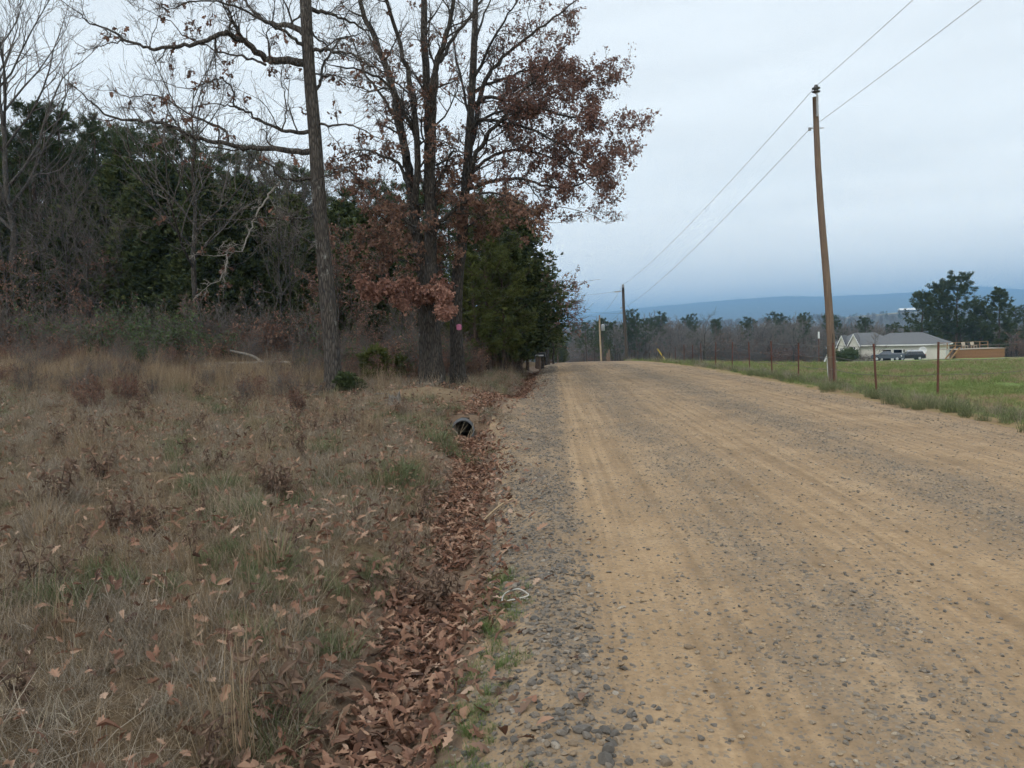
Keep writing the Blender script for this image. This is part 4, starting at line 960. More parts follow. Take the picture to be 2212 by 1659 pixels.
for i in range(26):
    px = random.uniform(2040, 2300); Y = random.uniform(165, 200)
    if i % 2: far('young_oak', RUSTY[i % 3], px, random.uniform(715, 750), Y, 'rust-brown young oak in the woods behind the deck', 'brown trees behind the deck', 1.4)
    else: far('pine_tree', PINES[i % 4], px, random.uniform(690, 730), Y, 'dark pine in the woods behind the deck', 'pines behind the deck', 1.2)
for px, top, Y in [(2196, 668, 178), (2222, 650, 172), (2250, 640, 180), (2275, 655, 170)]: far('pine_tree', PINES[int(px) % 4], px, top, Y, 'pine at the far picture edge past the wooden deck', 'pines past the deck', 1.3)
far('young_oak', RUSTY[2], 1928, 722, 185, 'lone rust-red tree showing above the house roof', None, 1.2)
P, ROT, SCL, IDX = [], [], [], []
for i in range(520):
    px = random.uniform(1240, 2300); Y = random.uniform(200, 290)
    if px > 1770 and Y < 215: continue
    q = on_ground(px, Y); P.append(q); ROT.append((0, 0, random.uniform(0, 6.28))); SCL.append(random.uniform(1.6, 4.2)); IDX.append(random.choice([0, 3, 3, 4, 4, 5, 5]))
scatter('brush', [joined(b[0]) for b in (B_BROWN[0], B_BROWN[1], B_GREEN[0], B_BARE[0], B_BARE[1], B_BARE[2])], P, ROT, SCL, IDX, kind='stuff', label='grey-brown brush under the far wood line', category='brush')
# distant woods: too far to count
P, ROT, SCL, IDX = [], [], [], []
for i in range(2600):
    px = random.uniform(1150, 2330); Y = random.uniform(320, 900)
    X = (px - 1188) / F * Y
    P.append((X, Y, hz(X, Y) - 1)); ROT.append((0, 0, random.uniform(0, 6.28))); SCL.append(random.uniform(0.7, 1.05)); IDX.append(random.choice([0, 1, 2, 2, 3, 3, 4]))
dep = bpy.context.evaluated_depsgraph_get(); dep.update()
for ob, cnt, y0, y1 in ((rise, 3200, 950, 1640),):
    me = ob.data; V = np.empty(len(me.vertices) * 3, np.float32); me.vertices.foreach_get('co', V); V = V.reshape(-1, 3)
    G = V.reshape(24, 120, 3)
    for i in range(cnt):
        u = random.uniform(0.50, 0.72) * 119; v = random.random() * 22; a, b = int(u), int(v); f, g_ = u - a, v - b
        q = (G[b, a] * (1 - f) + G[b, a + 1] * f) * (1 - g_) + (G[b + 1, a] * (1 - f) + G[b + 1, a + 1] * f) * g_
        pr = proj(q)
        if 1800 < pr[0] < 2010 and q[1] > 1360: continue      # the pale clearing with the barns
        P.append(tuple(q - np.array([0, 0, 1.0]))); ROT.append((0, 0, random.uniform(0, 6.28))); SCL.append(random.uniform(0.65, 1.0)); IDX.append(random.choice([0, 1, 2, 2, 3, 4]))
scatter('distant_woods', [PINES[0][0][1][1], PINES[2][0][1][1], FARBARE[0][0][1][1], FARBARE[1][0][1][1], FARBARE[2][0][1][1]], P, ROT, SCL, IDX, kind='stuff', label='hazy grey and green woods filling the valley below the mountain', category='woods')
# ================================================================== ground cover
def tuft(seed, blades, rad, hmin, hmax, lay, w, curl=1.0, seg=3, clump=False):
    """a clump of curved blades: lay 0 = upright, 1 = lying"""
    rng = np.random.RandomState(seed); V, T, ti = [], [], []
    for b in range(blades):
        a = rng.uniform(0, 2 * np.pi); rr = rad * np.sqrt(rng.rand()); base = np.array([rr * np.cos(a), rr * np.sin(a), -0.015])
        az = rng.uniform(0, 2 * np.pi) if not clump else a + rng.normal(0, 0.5)
        L = rng.uniform(hmin, hmax); e0 = np.clip(np.pi / 2 - lay * rng.uniform(0.2, 1.3), 0.12, 1.6); e1 = e0 - curl * rng.uniform(0.2, 1.2)
        side = np.array([-np.sin(az), np.cos(az), 0.0]); p = base.copy(); n0 = len(V); tt = rng.rand()
        ww = w * rng.uniform(0.6, 1.3)
        for s in range(seg + 1):
            f = s / seg; width = ww * (1 - 0.75 * f)
            if s == seg: V.append(p.copy()); ti.append(tt)
            else: V += [p - side * width, p + side * width]; ti += [tt, tt]
            e = e0 + (e1 - e0) * f; p = p + (np.array([np.cos(az) * np.cos(e), np.sin(az) * np.cos(e), np.sin(e)])) * L / seg
            p[2] = max(p[2], 0.012 + 0.02 * tt)
        for s in range(seg - 1):
            i = n0 + 2 * s; T += [(i, i + 1, i + 3), (i, i + 3, i + 2)]
        i = n0 + 2 * (seg - 1); T.append((i, i + 1, i + 2))
    return np.array(V), np.array(T), np.array(ti)
m_dry = leafmat('dry_grass', [(0.0, (0.085, 0.062, 0.043)), (0.3, (0.172, 0.128, 0.088)), (0.6, (0.262, 0.204, 0.14)), (0.85, (0.42, 0.335, 0.23)), (1.0, (0.24, 0.225, 0.13))], 0.25)
m_grey = leafmat('grey_dead_grass', [(0.0, (0.095, 0.078, 0.06)), (0.4, (0.21, 0.176, 0.136)), (0.8, (0.36, 0.31, 0.245)), (1.0, (0.25, 0.235, 0.16))], 0.25)
m_tan = leafmat('tall_tan_grass', [(0.0, (0.18, 0.125, 0.078)), (0.5, (0.285, 0.21, 0.132)), (1.0, (0.39, 0.305, 0.20))], 0.25)
m_green = leafmat('green_grass', [(0.0, (0.075, 0.088, 0.042)), (0.4, (0.12, 0.14, 0.065)), (0.75, (0.165, 0.18, 0.09)), (1.0, (0.27, 0.24, 0.15))], 0.25)
m_bright = leafmat('fresh_grass', [(0.0, (0.07, 0.10, 0.035)), (0.5, (0.13, 0.18, 0.06)), (1.0, (0.21, 0.25, 0.10))], 0.3)
m_weed = leafmat('brown_weeds', [(0.0, (0.08, 0.053, 0.040)), (0.5, (0.15, 0.10, 0.073)), (1.0, (0.24, 0.165, 0.118))], 0.15)
m_field_g = leafmat('pasture_grass', [(0.0, (0.11, 0.15, 0.048)), (0.4, (0.165, 0.22, 0.07)), (0.75, (0.21, 0.25, 0.09)), (1.0, (0.32, 0.27, 0.15))], 0.25)
def tm(name, mat, *a, **k):
    V, T, ti = tuft(*a, **k); return npmesh(name, V, T, mat, tint=ti)
def weed(seed):
    rng = random.Random(seed); V, T, ti = [], [], []
    tb = Tubes(); P, D, N, S_ = [], [], [], []
    for k in range(3):
        p = Vector((rng.gauss(0, 0.03), rng.gauss(0, 0.03), -0.02)); d = Vector((rng.gauss(0, 0.25), rng.gauss(0, 0.25), 1)).normalized(); pts = [p]
        for i in range(5):
            d = (d + rvec(rng) * 0.12).normalized(); p = p + d * rng.uniform(0.05, 0.09); pts.append(p)
            for j in range(3): P.append(tuple(p)); D.append(tuple((rvec(rng) + Vector((0, 0, -0.5))).normalized())); N.append(tuple(rvec(rng))); S_.append(rng.uniform(0.05, 0.10))
        tb.add(pts, [0.004] * 6, 3)
    lv, lt = leaf_shape([(0.02, 0), (0.16, 0.35), (0.12, 0.7), (0.02, 1)], 0.35, 0.9)
    A, B, C = place_templates(lv, lt, P, D, N, S_); V2, T2 = tb.arrays(); T2 = np.concatenate([T2[:, [0, 1, 2]], T2[:, [0, 2, 3]]])
    return npmesh('weed', np.concatenate([A, V2]), np.concatenate([B, T2 + len(A)]), m_weed, tint=np.concatenate([C, np.full(len(V2), 0.3)]))
GRASS = [tm('dry_a', m_dry, 1, 75, 0.17, 0.08, 0.22, 1.05, 0.0021), tm('dry_b', m_dry, 2, 70, 0.16, 0.10, 0.28, 0.95, 0.0019), tm('dry_c', m_dry, 3, 80, 0.18, 0.06, 0.17, 1.15, 0.0023),
         tm('grey_d', m_grey, 4, 70, 0.17, 0.12, 0.34, 1.1, 0.0017), tm('grey_e', m_grey, 5, 60, 0.14, 0.12, 0.34, 0.85, 0.0016),
         tm('tan_f', m_tan, 6, 46, 0.13, 0.35, 0.75, 0.28, 0.0028, curl=0.5), tm('tan_g', m_tan, 7, 40, 0.12, 0.30, 0.62, 0.35, 0.0028, curl=0.6),
         tm('green_h', m_green, 8, 60, 0.12, 0.08, 0.22, 0.6, 0.0028), tm('green_i', m_green, 9, 70, 0.09, 0.12, 0.30, 0.7, 0.003, clump=True),
         weed(31), weed(32), tm('stalks_l', m_tan, 12, 5, 0.10, 0.4, 0.85, 0.25, 0.0022, curl=0.4), tm('verge_m', m_bright, 13, 45, 0.10, 0.10, 0.26, 0.75, 0.0034, clump=True), tm('verge_n', m_bright, 14, 35, 0.13, 0.08, 0.2, 0.85, 0.0034)]
def inview(X, Y, m=1.2): return (X > -0.69 * Y - m) & (X < 0.60 * Y + m)
P, ROT, SCL, IDX = [], [], [], []
def put(X, Y, sc, ix, tilt=0.08, dz=0.0):
    Z = height(X, Y) + dz
    for x, y, z_, s_, i_ in zip(X, Y, Z, sc, ix):
        P.append((x, y, z_)); tl_ = tilt if i_ > 4 else 0.26; ROT.append((random.gauss(0, tl_), random.gauss(0, tl_), random.uniform(0, 6.2832))); SCL.append(s_); IDX.append(i_)
def field_pts(y0, y1, dens, lo=None):
    A = (0.72 * (y1 + y0) / 2 + 1.0) * (y1 - y0) * 1.35; n = int(A * dens)
    Y = rs.uniform(y0, y1, n); X = rs.uniform(-0.72 * y1 - 1.5, -0.4, n); s = X - cen(Y)
    k = (s < b1(Y) + 0.14 + 0.16 * wob(X, Y, 1.6, 7)) & inview(X, Y) & off_pipe(X, Y); return X[k], Y[k]
for y0, y1, dens, sc in ((0.8, 6, 85, 0.72), (6, 11, 62, 0.80), (11, 18, 40, 0.92), (18, 27, 24, 1.1), (27, 42, 13, 1.4)):
    X, Y = field_pts(y0, y1, dens)
    bare_ = dirt_left(X, Y, X - cen(Y)) + 0.55 * (fillm(Y) > 0.3) * (X > -2.6)
    lump = wob(X, Y, 2.4, 5) + 0.6 * wob(X, Y, 5.1, 2); k = (rs.rand(len(X)) > bare_ * 0.93) & (rs.rand(len(X)) < 0.85 + 0.55 * lump); X, Y, lump = X[k], Y[k], lump[k]
    gpatch = wob(X, Y, 0.9, 6) + 0.35 * np.exp(-((X + 1.7) / 0.8) ** 2); tanp = sstep(17, 23, Y) * sstep(-4.5, -9, X) * (0.75 + 0.6 * wob(X, Y, 0.7, 3)) + 0.04
    u = rs.rand(len(X)); v = rs.rand(len(X)); ix = rs.randint(0, 5, len(X))
    ix = np.where((gpatch > 0.22) & (u < 0.38), rs.choice([7, 7, 8], len(X)), ix)
    ix = np.where(v < 0.55 * tanp, rs.choice([5, 6], len(X)), ix); ix = np.where(rs.rand(len(X)) < 0.012, rs.choice([9, 10], len(X)), ix)
    ix = np.where(rs.rand(len(X)) < 0.05, 11, ix)
    put(X, Y, sc * rs.uniform(0.65, 1.3, len(X)) * np.clip(1.0 + 0.45 * lump, 0.55, 1.6) * np.where(np.isin(ix, [5, 6]), 0.85, 1.0), ix)
# green clumps that stand out: near the pipe, along the gravel, by the mound
for px, py, Y, s_ in [(955, 975, 12.2, 1.6), (985, 985, 12.0, 1.3), (900, 880, 17.2, 1.7), (975, 900, 15.3, 1.3), (1068, 838, 24, 1.7), (1075, 842, 23.5, 1.5), (880, 1080, 9.0, 1.4), (850, 1090, 8.6, 1.3), (830, 1105, 8.6, 1.2),
                      (1020, 1000, 11.6, 1.0), (700, 1000, 10.5, 1.1), (200, 1400, 4.9, 1.1), (150, 1380, 4.9, 1.1), (180, 1440, 4.6, 1.0)]:
    for _ in range(5):
        X = gx(px, Y) + random.gauss(0, 0.14); put(np.array([X]), np.array([Y + random.gauss(0, 0.2)]), [s_ * random.uniform(0.7, 1.1)], [random.choice([7, 8])])
X = rs.uniform(-0.62, -0.10, 900); Y = rs.uniform(2.2, 5.6, 900); k = rs.rand(900) < 0.55 * np.exp(-((X + 0.36) / 0.13) ** 2) * (0.5 + 0.5 * wob(X, Y, 1.7, 2) > 0.33); put(X[k], Y[k], rs.uniform(0.18, 0.46, k.sum()), rs.choice([12, 13], k.sum()))
# dark dead weeds standing in the open ground
for px, py, Y in [(720, 900, 13.5), (745, 905, 13.2), (770, 905, 13.4), (470, 990, 8.6), (600, 1050, 7.6), (620, 1060, 7.5), (580, 1050, 7.7), (300, 1180, 6.4), (270, 1190, 6.2), (330, 1190, 6.1), (180, 1060, 8.0), (870, 860, 15.2), (930, 1250, 5.7), (900, 1230, 5.9), (950, 1270, 5.6), (920, 1290, 5.4)]:
    for _ in range(2):
        X = gx(px, Y) + random.gauss(0, 0.10); put(np.array([X]), np.array([Y + random.gauss(0, 0.12)]), [random.uniform(0.55, 1.0)], [random.choice([9, 10])])
for _ in range(60):
    X = PIPE[0] + random.choice([-1, 1]) * random.uniform(0.24, 0.85); Y = random.uniform(14.75, 15.6); put(np.array([X]), np.array([Y]), [random.uniform(0.5, 0.95)], [random.choice([0, 1, 2, 3, 4, 7])])
for _ in range(30): put(np.array([PIPE[0] + random.gauss(0, 0.3)]), np.array([random.uniform(15.1, 16.2)]), [random.uniform(0.5, 0.9)], [random.choice([0, 1, 2, 3, 7])])
# far bottom corner: long lodged grass
X = rs.uniform(-3.4, -1.5, 60); Y = rs.uniform(2.4, 4.6, 60); k = inview(X, Y) ; put(X[k], Y[k], rs.uniform(0.8, 1.25, k.sum()), rs.choice([3, 4, 1], k.sum()))
print('meadow tufts', len(P))
scatter('meadow_grass', GRASS, P, ROT, SCL, IDX, kind='stuff', label='dry tan and grey weedy grass left of the ditch', category='grass')

# ---- verge and pasture grass on the other side of the road
VG = [tm('field_a', m_field_g, 41, 70, 0.16, 0.04, 0.12, 0.7, 0.003), tm('field_b', m_field_g, 42, 60, 0.14, 0.05, 0.16, 0.8, 0.003), tm('field_c', m_tan, 43, 60, 0.16, 0.05, 0.14, 0.8, 0.0026), tm('field_d', m_green, 44, 70, 0.12, 0.15, 0.38, 0.55, 0.0035), tm('field_e', m_grey, 45, 55, 0.14, 0.2, 0.5, 0.5, 0.0028)]
P, ROT, SCL, IDX = [], [], [], []
for y0, y1, dens, sc in ((10, 24, 22, 1.1), (24, 45, 9, 1.6), (45, 85, 3.0, 2.4)):
    n = int((0.6 * y1 + 1 - 6.8) * (y1 - y0) * dens); Y = rs.uniform(y0, y1, n); X = rs.uniform(6.8, 0.6 * y1 + 1.5, n); s = X - cen(Y); k = (s > b3(Y) + 0.1) & inview(X, Y); X, Y, s = X[k], Y[k], s[k]
    d = s - b3(Y); edge = 1 - sstep(0.3, 1.3, d); k = rs.rand(len(X)) > edge * 0.75; X, Y, d = X[k], Y[k], d[k]
    verge = np.exp(-((d - 1.5) / 0.9) ** 2); f = wob(X * 0.6, Y * 1.6, 0.22, 4) + 0.5 * wob(X, Y, 0.9, 2)
    ix = np.where(f > 0.0, rs.choice([0, 1], len(X)), rs.choice([0, 2, 2], len(X))); ix = np.where(rs.rand(len(X)) < verge * 0.8, rs.choice([3, 3, 4], len(X)), ix)
    put(X, Y, sc * rs.uniform(0.6, 1.25, len(X)) * np.where(ix >= 3, 0.62, 1.0), ix)
for i in range(26):
    Y = random.uniform(11.5, 30); s_ = float(b3(Y)) + random.uniform(0.05, 0.7); X0 = s_ + float(cen(Y))
    for _ in range(4): put(np.array([X0 + random.gauss(0, 0.12)]), np.array([Y + random.gauss(0, 0.18)]), [random.uniform(0.6, 1.1)], [3])
print('field tufts', len(P))
scatter('pasture_grass', VG, P, ROT, SCL, IDX, kind='stuff', label='short green grass of the pasture beyond the road', category='grass')

# ---- fallen oak leaves
m_fallen = leafmat('fallen_leaves', [(0.0, (0.075, 0.045, 0.034)), (0.2, (0.15, 0.078, 0.052)), (0.4, (0.215, 0.115, 0.078)), (0.5, (0.17, 0.12, 0.088)), (0.6, (0.27, 0.142, 0.095)), (0.75, (0.31, 0.185, 0.125)), (0.9, (0.36, 0.225, 0.15)), (1.0, (0.42, 0.30, 0.22))], 0.12, use_tint=False)
LEAFM = []
for i, (cu, cp, bd) in enumerate([(0.05, 0.25, 0.05), (0.12, 0.5, 0.15), (-0.08, 0.3, 0.2), (0.15, -0.35, -0.1), (0.05, 0.75, 0.3), (-0.12, 0.55, -0.15)]):
    half = [(x * (0.8 + 0.4 * rs.rand()), y) for x, y in OAK_HALF]; V, T = leaf_shape(half, cu, cp, bd); V[:, 1] -= 0.5; LEAFM.append(npmesh('leaf', V, T, m_fallen))
for half, cu, cp, bd in (([(0.02, 0), (0.14, 0.2), (0.2, 0.5), (0.13, 0.8), (0.02, 1)], 0.15, 0.5, 0.2), ([(0.02, 0), (0.17, 0.3), (0.12, 0.42), (0.26, 0.6), (0.2, 0.72)], 0.1, -0.6, 0.1), ([(0.1, 0.2), (0.25, 0.45), (0.12, 0.6), (0.22, 0.75), (0.04, 1)], -0.2, 0.9, 0.3), ([(0.02, 0), (0.1, 0.25), (0.16, 0.55), (0.08, 0.85), (0.01, 1)], 0.3, 1.4, 0.4)):
    V, T = leaf_shape(half, cu, cp, bd); V[:, 1] -= 0.5; LEAFM.append(npmesh('leaf', V, T, m_fallen))
def leaf_pts(X, Y, lift, size, tilt=0.42):
    n = len(X); Z = height(X, Y) + lift
    return np.stack([X, Y, Z], 1), np.stack([rs.normal(0, tilt, n), rs.normal(0, tilt, n), rs.uniform(0, 6.28, n)], 1), size, rs.randint(0, len(LEAFM), n)
def ditch_leaves(y0, y1, dens):
    n = int((y1 - y0) * 1.3 * dens); Y = rs.uniform(y0, y1, n); t = rs.normal(-0.02, 0.155, n); k = np.abs(t) < 0.6; X = dcen(Y) + t * (1.15 + 0.55 * wob(0, Y, 1.4, 8)) + cen(Y) + 0.09 * wob(0, Y, 1.0, 4); k &= off_pipe(X, Y); return X[k], Y[k]
# the largest leaves are pieces of their own
X, Y = ditch_leaves(2.7, 5.6, 120); k = inview(X, Y, -0.1); X, Y = X[k][:290], Y[k][:290]
A, B, C, D = leaf_pts(X, Y, rs.uniform(0.03, 0.075, len(X)), rs.uniform(0.06, 0.115, len(X)))
for a, b, c, d in zip(A, B, C, D): link('leaf', LEAFM[d], ditch, a, b, c)
LP = [ditch_leaves(1.2, 6, 420), ditch_leaves(6, 12, 290), ditch_leaves(12, 24, 150), ditch_leaves(24, 42, 90)]
n = 1500; yy = rs.uniform(1.5, 16, n); tt = rs.normal(-0.1, 0.34, n); xx = dcen(yy) + tt; kk = off_pipe(xx, yy) & (xx < b2(yy) + 0.1); LP.append((xx[kk], yy[kk]))
X = np.concatenate([a[0] for a in LP]); Y = np.concatenate([a[1] for a in LP])
k = ~((np.abs(Y - 5.9) < 0.35) & (np.abs(X + 0.80) < 0.22) & (rs.rand(len(X)) < 0.9)); X, Y = X[k], Y[k]     # a bare muddy spot
A, B, C, D = leaf_pts(X, Y, rs.uniform(0.005, 0.05, len(X)), rs.uniform(0.045, 0.11, len(X)) * np.interp(Y, [10, 40], [1, 1.6]))
scatter('leaf_litter', LEAFM, A, B, C, D, ditch, kind='stuff')
LX, LY, LZ = [], [], []
for y0, y1, dens in ((0.8, 6, 125), (6, 12, 105), (12, 24, 75), (24, 40, 34)):
    X, Y = field_pts(y0, y1, dens); pat = 0.5 + 0.6 * wob(X, Y, 1.2, 8) + 0.8 * np.exp(-((X - dcen(Y) + 0.6) / 0.5) ** 2) + 0.4 * np.exp(-(((X + 4) / 4) ** 2 + ((Y - 19) / 6) ** 2)) + 0.5 * np.exp(-(((X + 1.9) / 0.7) ** 2 + ((Y - 5.8) / 0.7) ** 2)); k = rs.rand(len(X)) < pat * 0.8
    k &= rs.rand(len(X)) > 0.4 * dirt_left(X, Y, X); LX.append(X[k]); LY.append(Y[k])
X = np.concatenate(LX); Y = np.concatenate(LY)
A, B, C, D = leaf_pts(X, Y, rs.uniform(0.02, 0.14, len(X)), rs.uniform(0.05, 0.10, len(X)) * np.interp(Y, [10, 40], [1, 1.5]), 0.6)
scatter('fallen_leaves', LEAFM, A, B, C, D, kind='stuff', label='brown oak leaves strewn over the weedy ground', category='leaves')
n = 260; Y = rs.uniform(2.4, 30, n); X = b2(Y) + np.abs(rs.normal(0, 0.22, n)) + cen(Y)
A, B, C, D = leaf_pts(X, Y, rs.uniform(0.01, 0.03, n), rs.uniform(0.07, 0.13, n)); scatter('stray_leaves', LEAFM, A, B, C, D, kind='stuff', label='stray brown leaves on the gravel edge', category='leaves')

# ---- stones
def m_stones():
    m, n, l, p = mat_base('stones'); oi = n.new('ShaderNodeObjectInfo'); v = tcoord(n, l)
    c = ramp(n, l, oi.outputs['Random'], [(0.0, (0.085, 0.077, 0.068)), (0.3, (0.13, 0.115, 0.10)), (0.6, (0.175, 0.152, 0.128)), (0.78, (0.20, 0.155, 0.11)), (0.9, (0.24, 0.17, 0.105)), (1.0, (0.30, 0.27, 0.23))])
    nz = noise(n, l, v, 2.2, 6, 0.7); c = mixc(n, l, 0.6, c, ramp(n, l, nz, [(0.3, (0.6, 0.58, 0.55)), (0.7, (1.3, 1.28, 1.22))]), 'MULTIPLY')
    l.new(c, p.inputs['Base Color']); p.inputs['Roughness'].default_value = 0.85; bump(n, l, p, noise(n, l, v, 9, 5, 0.7), 0.35, 0.05); return m
m_st = m_stones()
m_st2 = m_st.copy(); m_st2.name = 'dusty_stones'
for nd in m_st2.node_tree.nodes:
    if nd.type == 'VALTORGB' and len(nd.color_ramp.elements) > 4:
        for e_, c_ in zip(nd.color_ramp.elements, [(0.13, 0.115, 0.098), (0.19, 0.165, 0.135), (0.25, 0.20, 0.145), (0.31, 0.235, 0.15), (0.34, 0.25, 0.155), (0.36, 0.31, 0.24)]): e_.color = (*c_, 1)
def stone(seed, mt=None):
    import bmesh
    rng = random.Random(seed); bm = bmesh.new(); bmesh.ops.create_icosphere(bm, subdivisions=2, radius=0.5)
    planes = [(rvec(rng).normalized(), rng.uniform(0.17, 0.36)) for _ in range(7)]; ex, ez = rng.uniform(0.95, 1.5), rng.uniform(0.5, 0.85)
    for v in bm.verts:
        for nrm, dd in planes:
            e = v.co.dot(nrm) - dd
            if e > 0: v.co -= nrm * e
        v.co.z *= ez; v.co.x *= ex; v.co += rvec(rng) * 0.008
    bmesh.ops.remove_doubles(bm, verts=bm.verts, dist=0.07)
    me = bpy.data.meshes.new('stone'); bm.to_mesh(me); bm.free(); me.materials.append(mt or m_st); return me
STONES = [stone(500 + i) for i in range(10)]
STONES2 = [stone(500 + i, m_st2) for i in range(10)]
def stone_pts(X, Y, size, sink=0.15):
    n = len(X); Z = height(X, Y) + size * (0.28 - sink); return np.stack([X, Y, Z], 1), np.stack([rs.normal(0, 0.22, n), rs.normal(0, 0.22, n), rs.uniform(0, 6.28, n)], 1), size, rs.randint(0, 10, n)
def road_pts(y0, y1, dens, gp=1.3):
    n = int((y1 - y0) * 8 * dens); Y = rs.uniform(y0, y1, n); s = rs.uniform(-0.9, 7.2, n); X = s + cen(Y)
    g = gravel_amount(s, Y); k = (s > b2(Y) - 0.06) & (s < b3(Y)) & (rs.rand(n) < g ** gp + 0.03) & inview(X, Y, 0.8); return X[k], Y[k]
n = 900; Y = rs.uniform(2.7, 5.4, n); s = np.where(rs.rand(n) < 0.62, rs.normal(0.02, 0.20, n), rs.uniform(0.0, 3.2, n)); k = (s > b2(Y)) & inview(s, Y, -0.15); X, Y = s[k][:285], Y[k][:285]
A, B, C, D = stone_pts(X, Y, rs.uniform(0.028, 0.052, len(X)) * np.where(rs.rand(len(X)) < 0.08, 1.5, 1.0)); C = np.where(X > 0.4, C * 0.7, C)
for a, b, c, d in zip(A, B, C, D): link('stone', (STONES if a[0] < 0.4 or random.random() < 0.4 else STONES2)[d], road, a, b, float(c))
G = []
for y0, y1, dens, lo, hi in ((1.2, 5, 2500, 0.008, 0.042), (5, 9, 1700, 0.011, 0.044), (9, 15, 950, 0.015, 0.046), (15, 26, 320, 0.025, 0.055), (26, 50, 50, 0.04, 0.075)):
    X, Y = road_pts(y0, y1, dens); G.append(stone_pts(X, Y, (lo + (hi - lo) * rs.rand(len(X)) ** 2.6) * np.where(X - cen(Y) > 0.4, 0.8, 1.0), 0.24))
A, B, C, D = [np.concatenate([g[i] for g in G]) for i in range(4)]
print('gravel', len(A))
D = np.where((A[:, 0] - cen(A[:, 1]) < 0.35) | (rs.rand(len(D)) < 0.25), D, D + 10)
scatter('gravel', STONES + STONES2, A, B, C, D, road, kind='stuff')
# ================================================================== poles, wires, fence
m_pole = flat('weathered_pole', (0.205, 0.142, 0.10), (0.10, 0.068, 0.05), 0.85, 3.0, b=0.4, stretch=(8, 8, 0.5))
m_pole_dark = flat('creosote_pole', (0.075, 0.06, 0.05), (0.035, 0.028, 0.024), 0.85, 3.0, b=0.4, stretch=(8, 8, 0.5))
m_pole_pale = flat('pale_pole', (0.40, 0.30, 0.20), (0.26, 0.19, 0.125), 0.85, 3.0, b=0.4, stretch=(8, 8, 0.5))
m_galv = flat('galvanised', (0.36, 0.37, 0.38), (0.25, 0.26, 0.27), 0.5, 8, 0.4)
m_porc = flat('porcelain', (0.30, 0.31, 0.32), (0.20, 0.21, 0.22), 0.3, 8)
m_porc_d = flat('dark_porcelain', (0.05, 0.045, 0.045), (0.03, 0.03, 0.03), 0.3, 8)
m_wire = flat('aluminium_wire', (0.17, 0.18, 0.19), (0.12, 0.13, 0.14), 0.6, 5, 0.3)
m_rust = flat('rusty_steel', (0.165, 0.062, 0.042), (0.085, 0.035, 0.027), 0.85, 18, 0.1, 0.2)
m_barb = flat('barbed_wire', (0.16, 0.14, 0.13), (0.10, 0.085, 0.08), 0.7, 10, 0.4)
m_white = flat('white_plastic', (0.72, 0.73, 0.74), (0.6, 0.61, 0.62), 0.5, 5)
def pole(pxb, pxt, pyt, Y, label, mat, r0=0.14, r1=0.085, name='utility_pole'):
    g = on_ground(pxb, Y); top = at(pxt, pyt, Y); o = thing(name, label, 'utility pole', tuple(g)); t = Vector(top - g)
    n = 9; pts = [Vector((0, 0, -0.6)) + (t + Vector((0, 0, 0.6))) * (i / n) for i in range(n + 1)]
    for i in range(n + 1): pts[i] = pts[i] + Vector((0.04 * math.sin(i * 0.7), 0, 0)) * (0 < i < n)
    Boxes().tube(pts, [r0 + (r1 - r0) * i / n for i in range(n + 1)], 12).build('shaft', mat, o, True)
    return o, t
p1, t1 = pole(1800, 1761, 210, 26.0, 'tall tan utility pole standing inside the fence, nearest the road', m_pole, 0.135, 0.085)
b = Boxes().tube([t1 + Vector((0.03, -0.105, -0.62)), t1 + Vector((0.03, -0.10, 0.02)), t1 + Vector((0.02, -0.02, 0.16))], 0.035, 6); b.build('bracket', m_galv, p1)
Boxes().lathe([(0.03, 0), (0.05, 0.02), (0.125, 0.05), (0.13, 0.075), (0.07, 0.09), (0.07, 0.13), (0.125, 0.15), (0.13, 0.18), (0.07, 0.20), (0.06, 0.25), (0.045, 0.27)], t1 + Vector((0.02, -0.02, 0.10)), 14).build('insulator', m_porc_d, p1, True)
Boxes().lathe([(0.072, 0.132), (0.122, 0.148), (0.124, 0.152), (0.072, 0.129)], t1 + Vector((0.02, -0.02, 0.10)), 14).build('insulator_ring', m_porc, p1, True)
kn = Vector(at(1762, 277, 26.0)) - Vector(p1.location)
Boxes().tube([kn + Vector((-0.20, 0, -0.02)), kn + Vector((-0.10, 0, 0)), kn + Vector((0.25, 0, 0.0))], 0.016, 6).build('through_bolt', m_galv, p1)
Boxes().lathe([(0.03, -0.05), (0.055, -0.04), (0.035, 0), (0.055, 0.04), (0.03, 0.05)], kn + Vector((-0.19, 0, -0.02)), 10).build('spool_insulator', m_porc, p1, True)
Boxes().tube([Vector((-0.06, -0.15, 0.0)), Vector((-0.065, -0.148, 0.8)), Vector((-0.07, -0.146, 1.6))], 0.012, 6).build('ground_wire_guard', m_pole_dark, p1)
p2, t2 = pole(1354, 1346, 622, 93.0, 'black utility pole at the road crest with cross wires', m_pole_dark, 0.22, 0.15)
Boxes().lathe([(0.10, 0), (0.16, 0.1), (0.10, 0.2), (0.16, 0.3), (0.06, 0.42)], t2, 10).build('insulator', m_porc, p2, True)
Boxes().tube([t2 + Vector((-0.15, 0, -0.35)), t2 + Vector((-0.75, 0, -0.42)), t2 + Vector((-1.05, 0, -0.42))], [0.04, 0.08, 0.05], 6).build('strain_insulator', m_porc, p2)
for dz in (-2.3, -2.9): Boxes().tube([t2 + Vector((-0.35, 0, dz)), t2 + Vector((0.1, 0, dz + 0.05))], 0.06, 6).build('clevis', m_galv, p2)
p3, t3 = pole(1299, 1295, 681, 160.0, 'pale utility pole carrying a grey transformer can', m_pole_pale, 0.21, 0.15)
Boxes().lathe([(0.30, 0), (0.36, 0.05), (0.36, 1.15), (0.30, 1.25), (0.1, 1.35)], t3 + Vector((0.62, -0.2, -3.1)), 14).build('transformer', m_galv, p3, True)
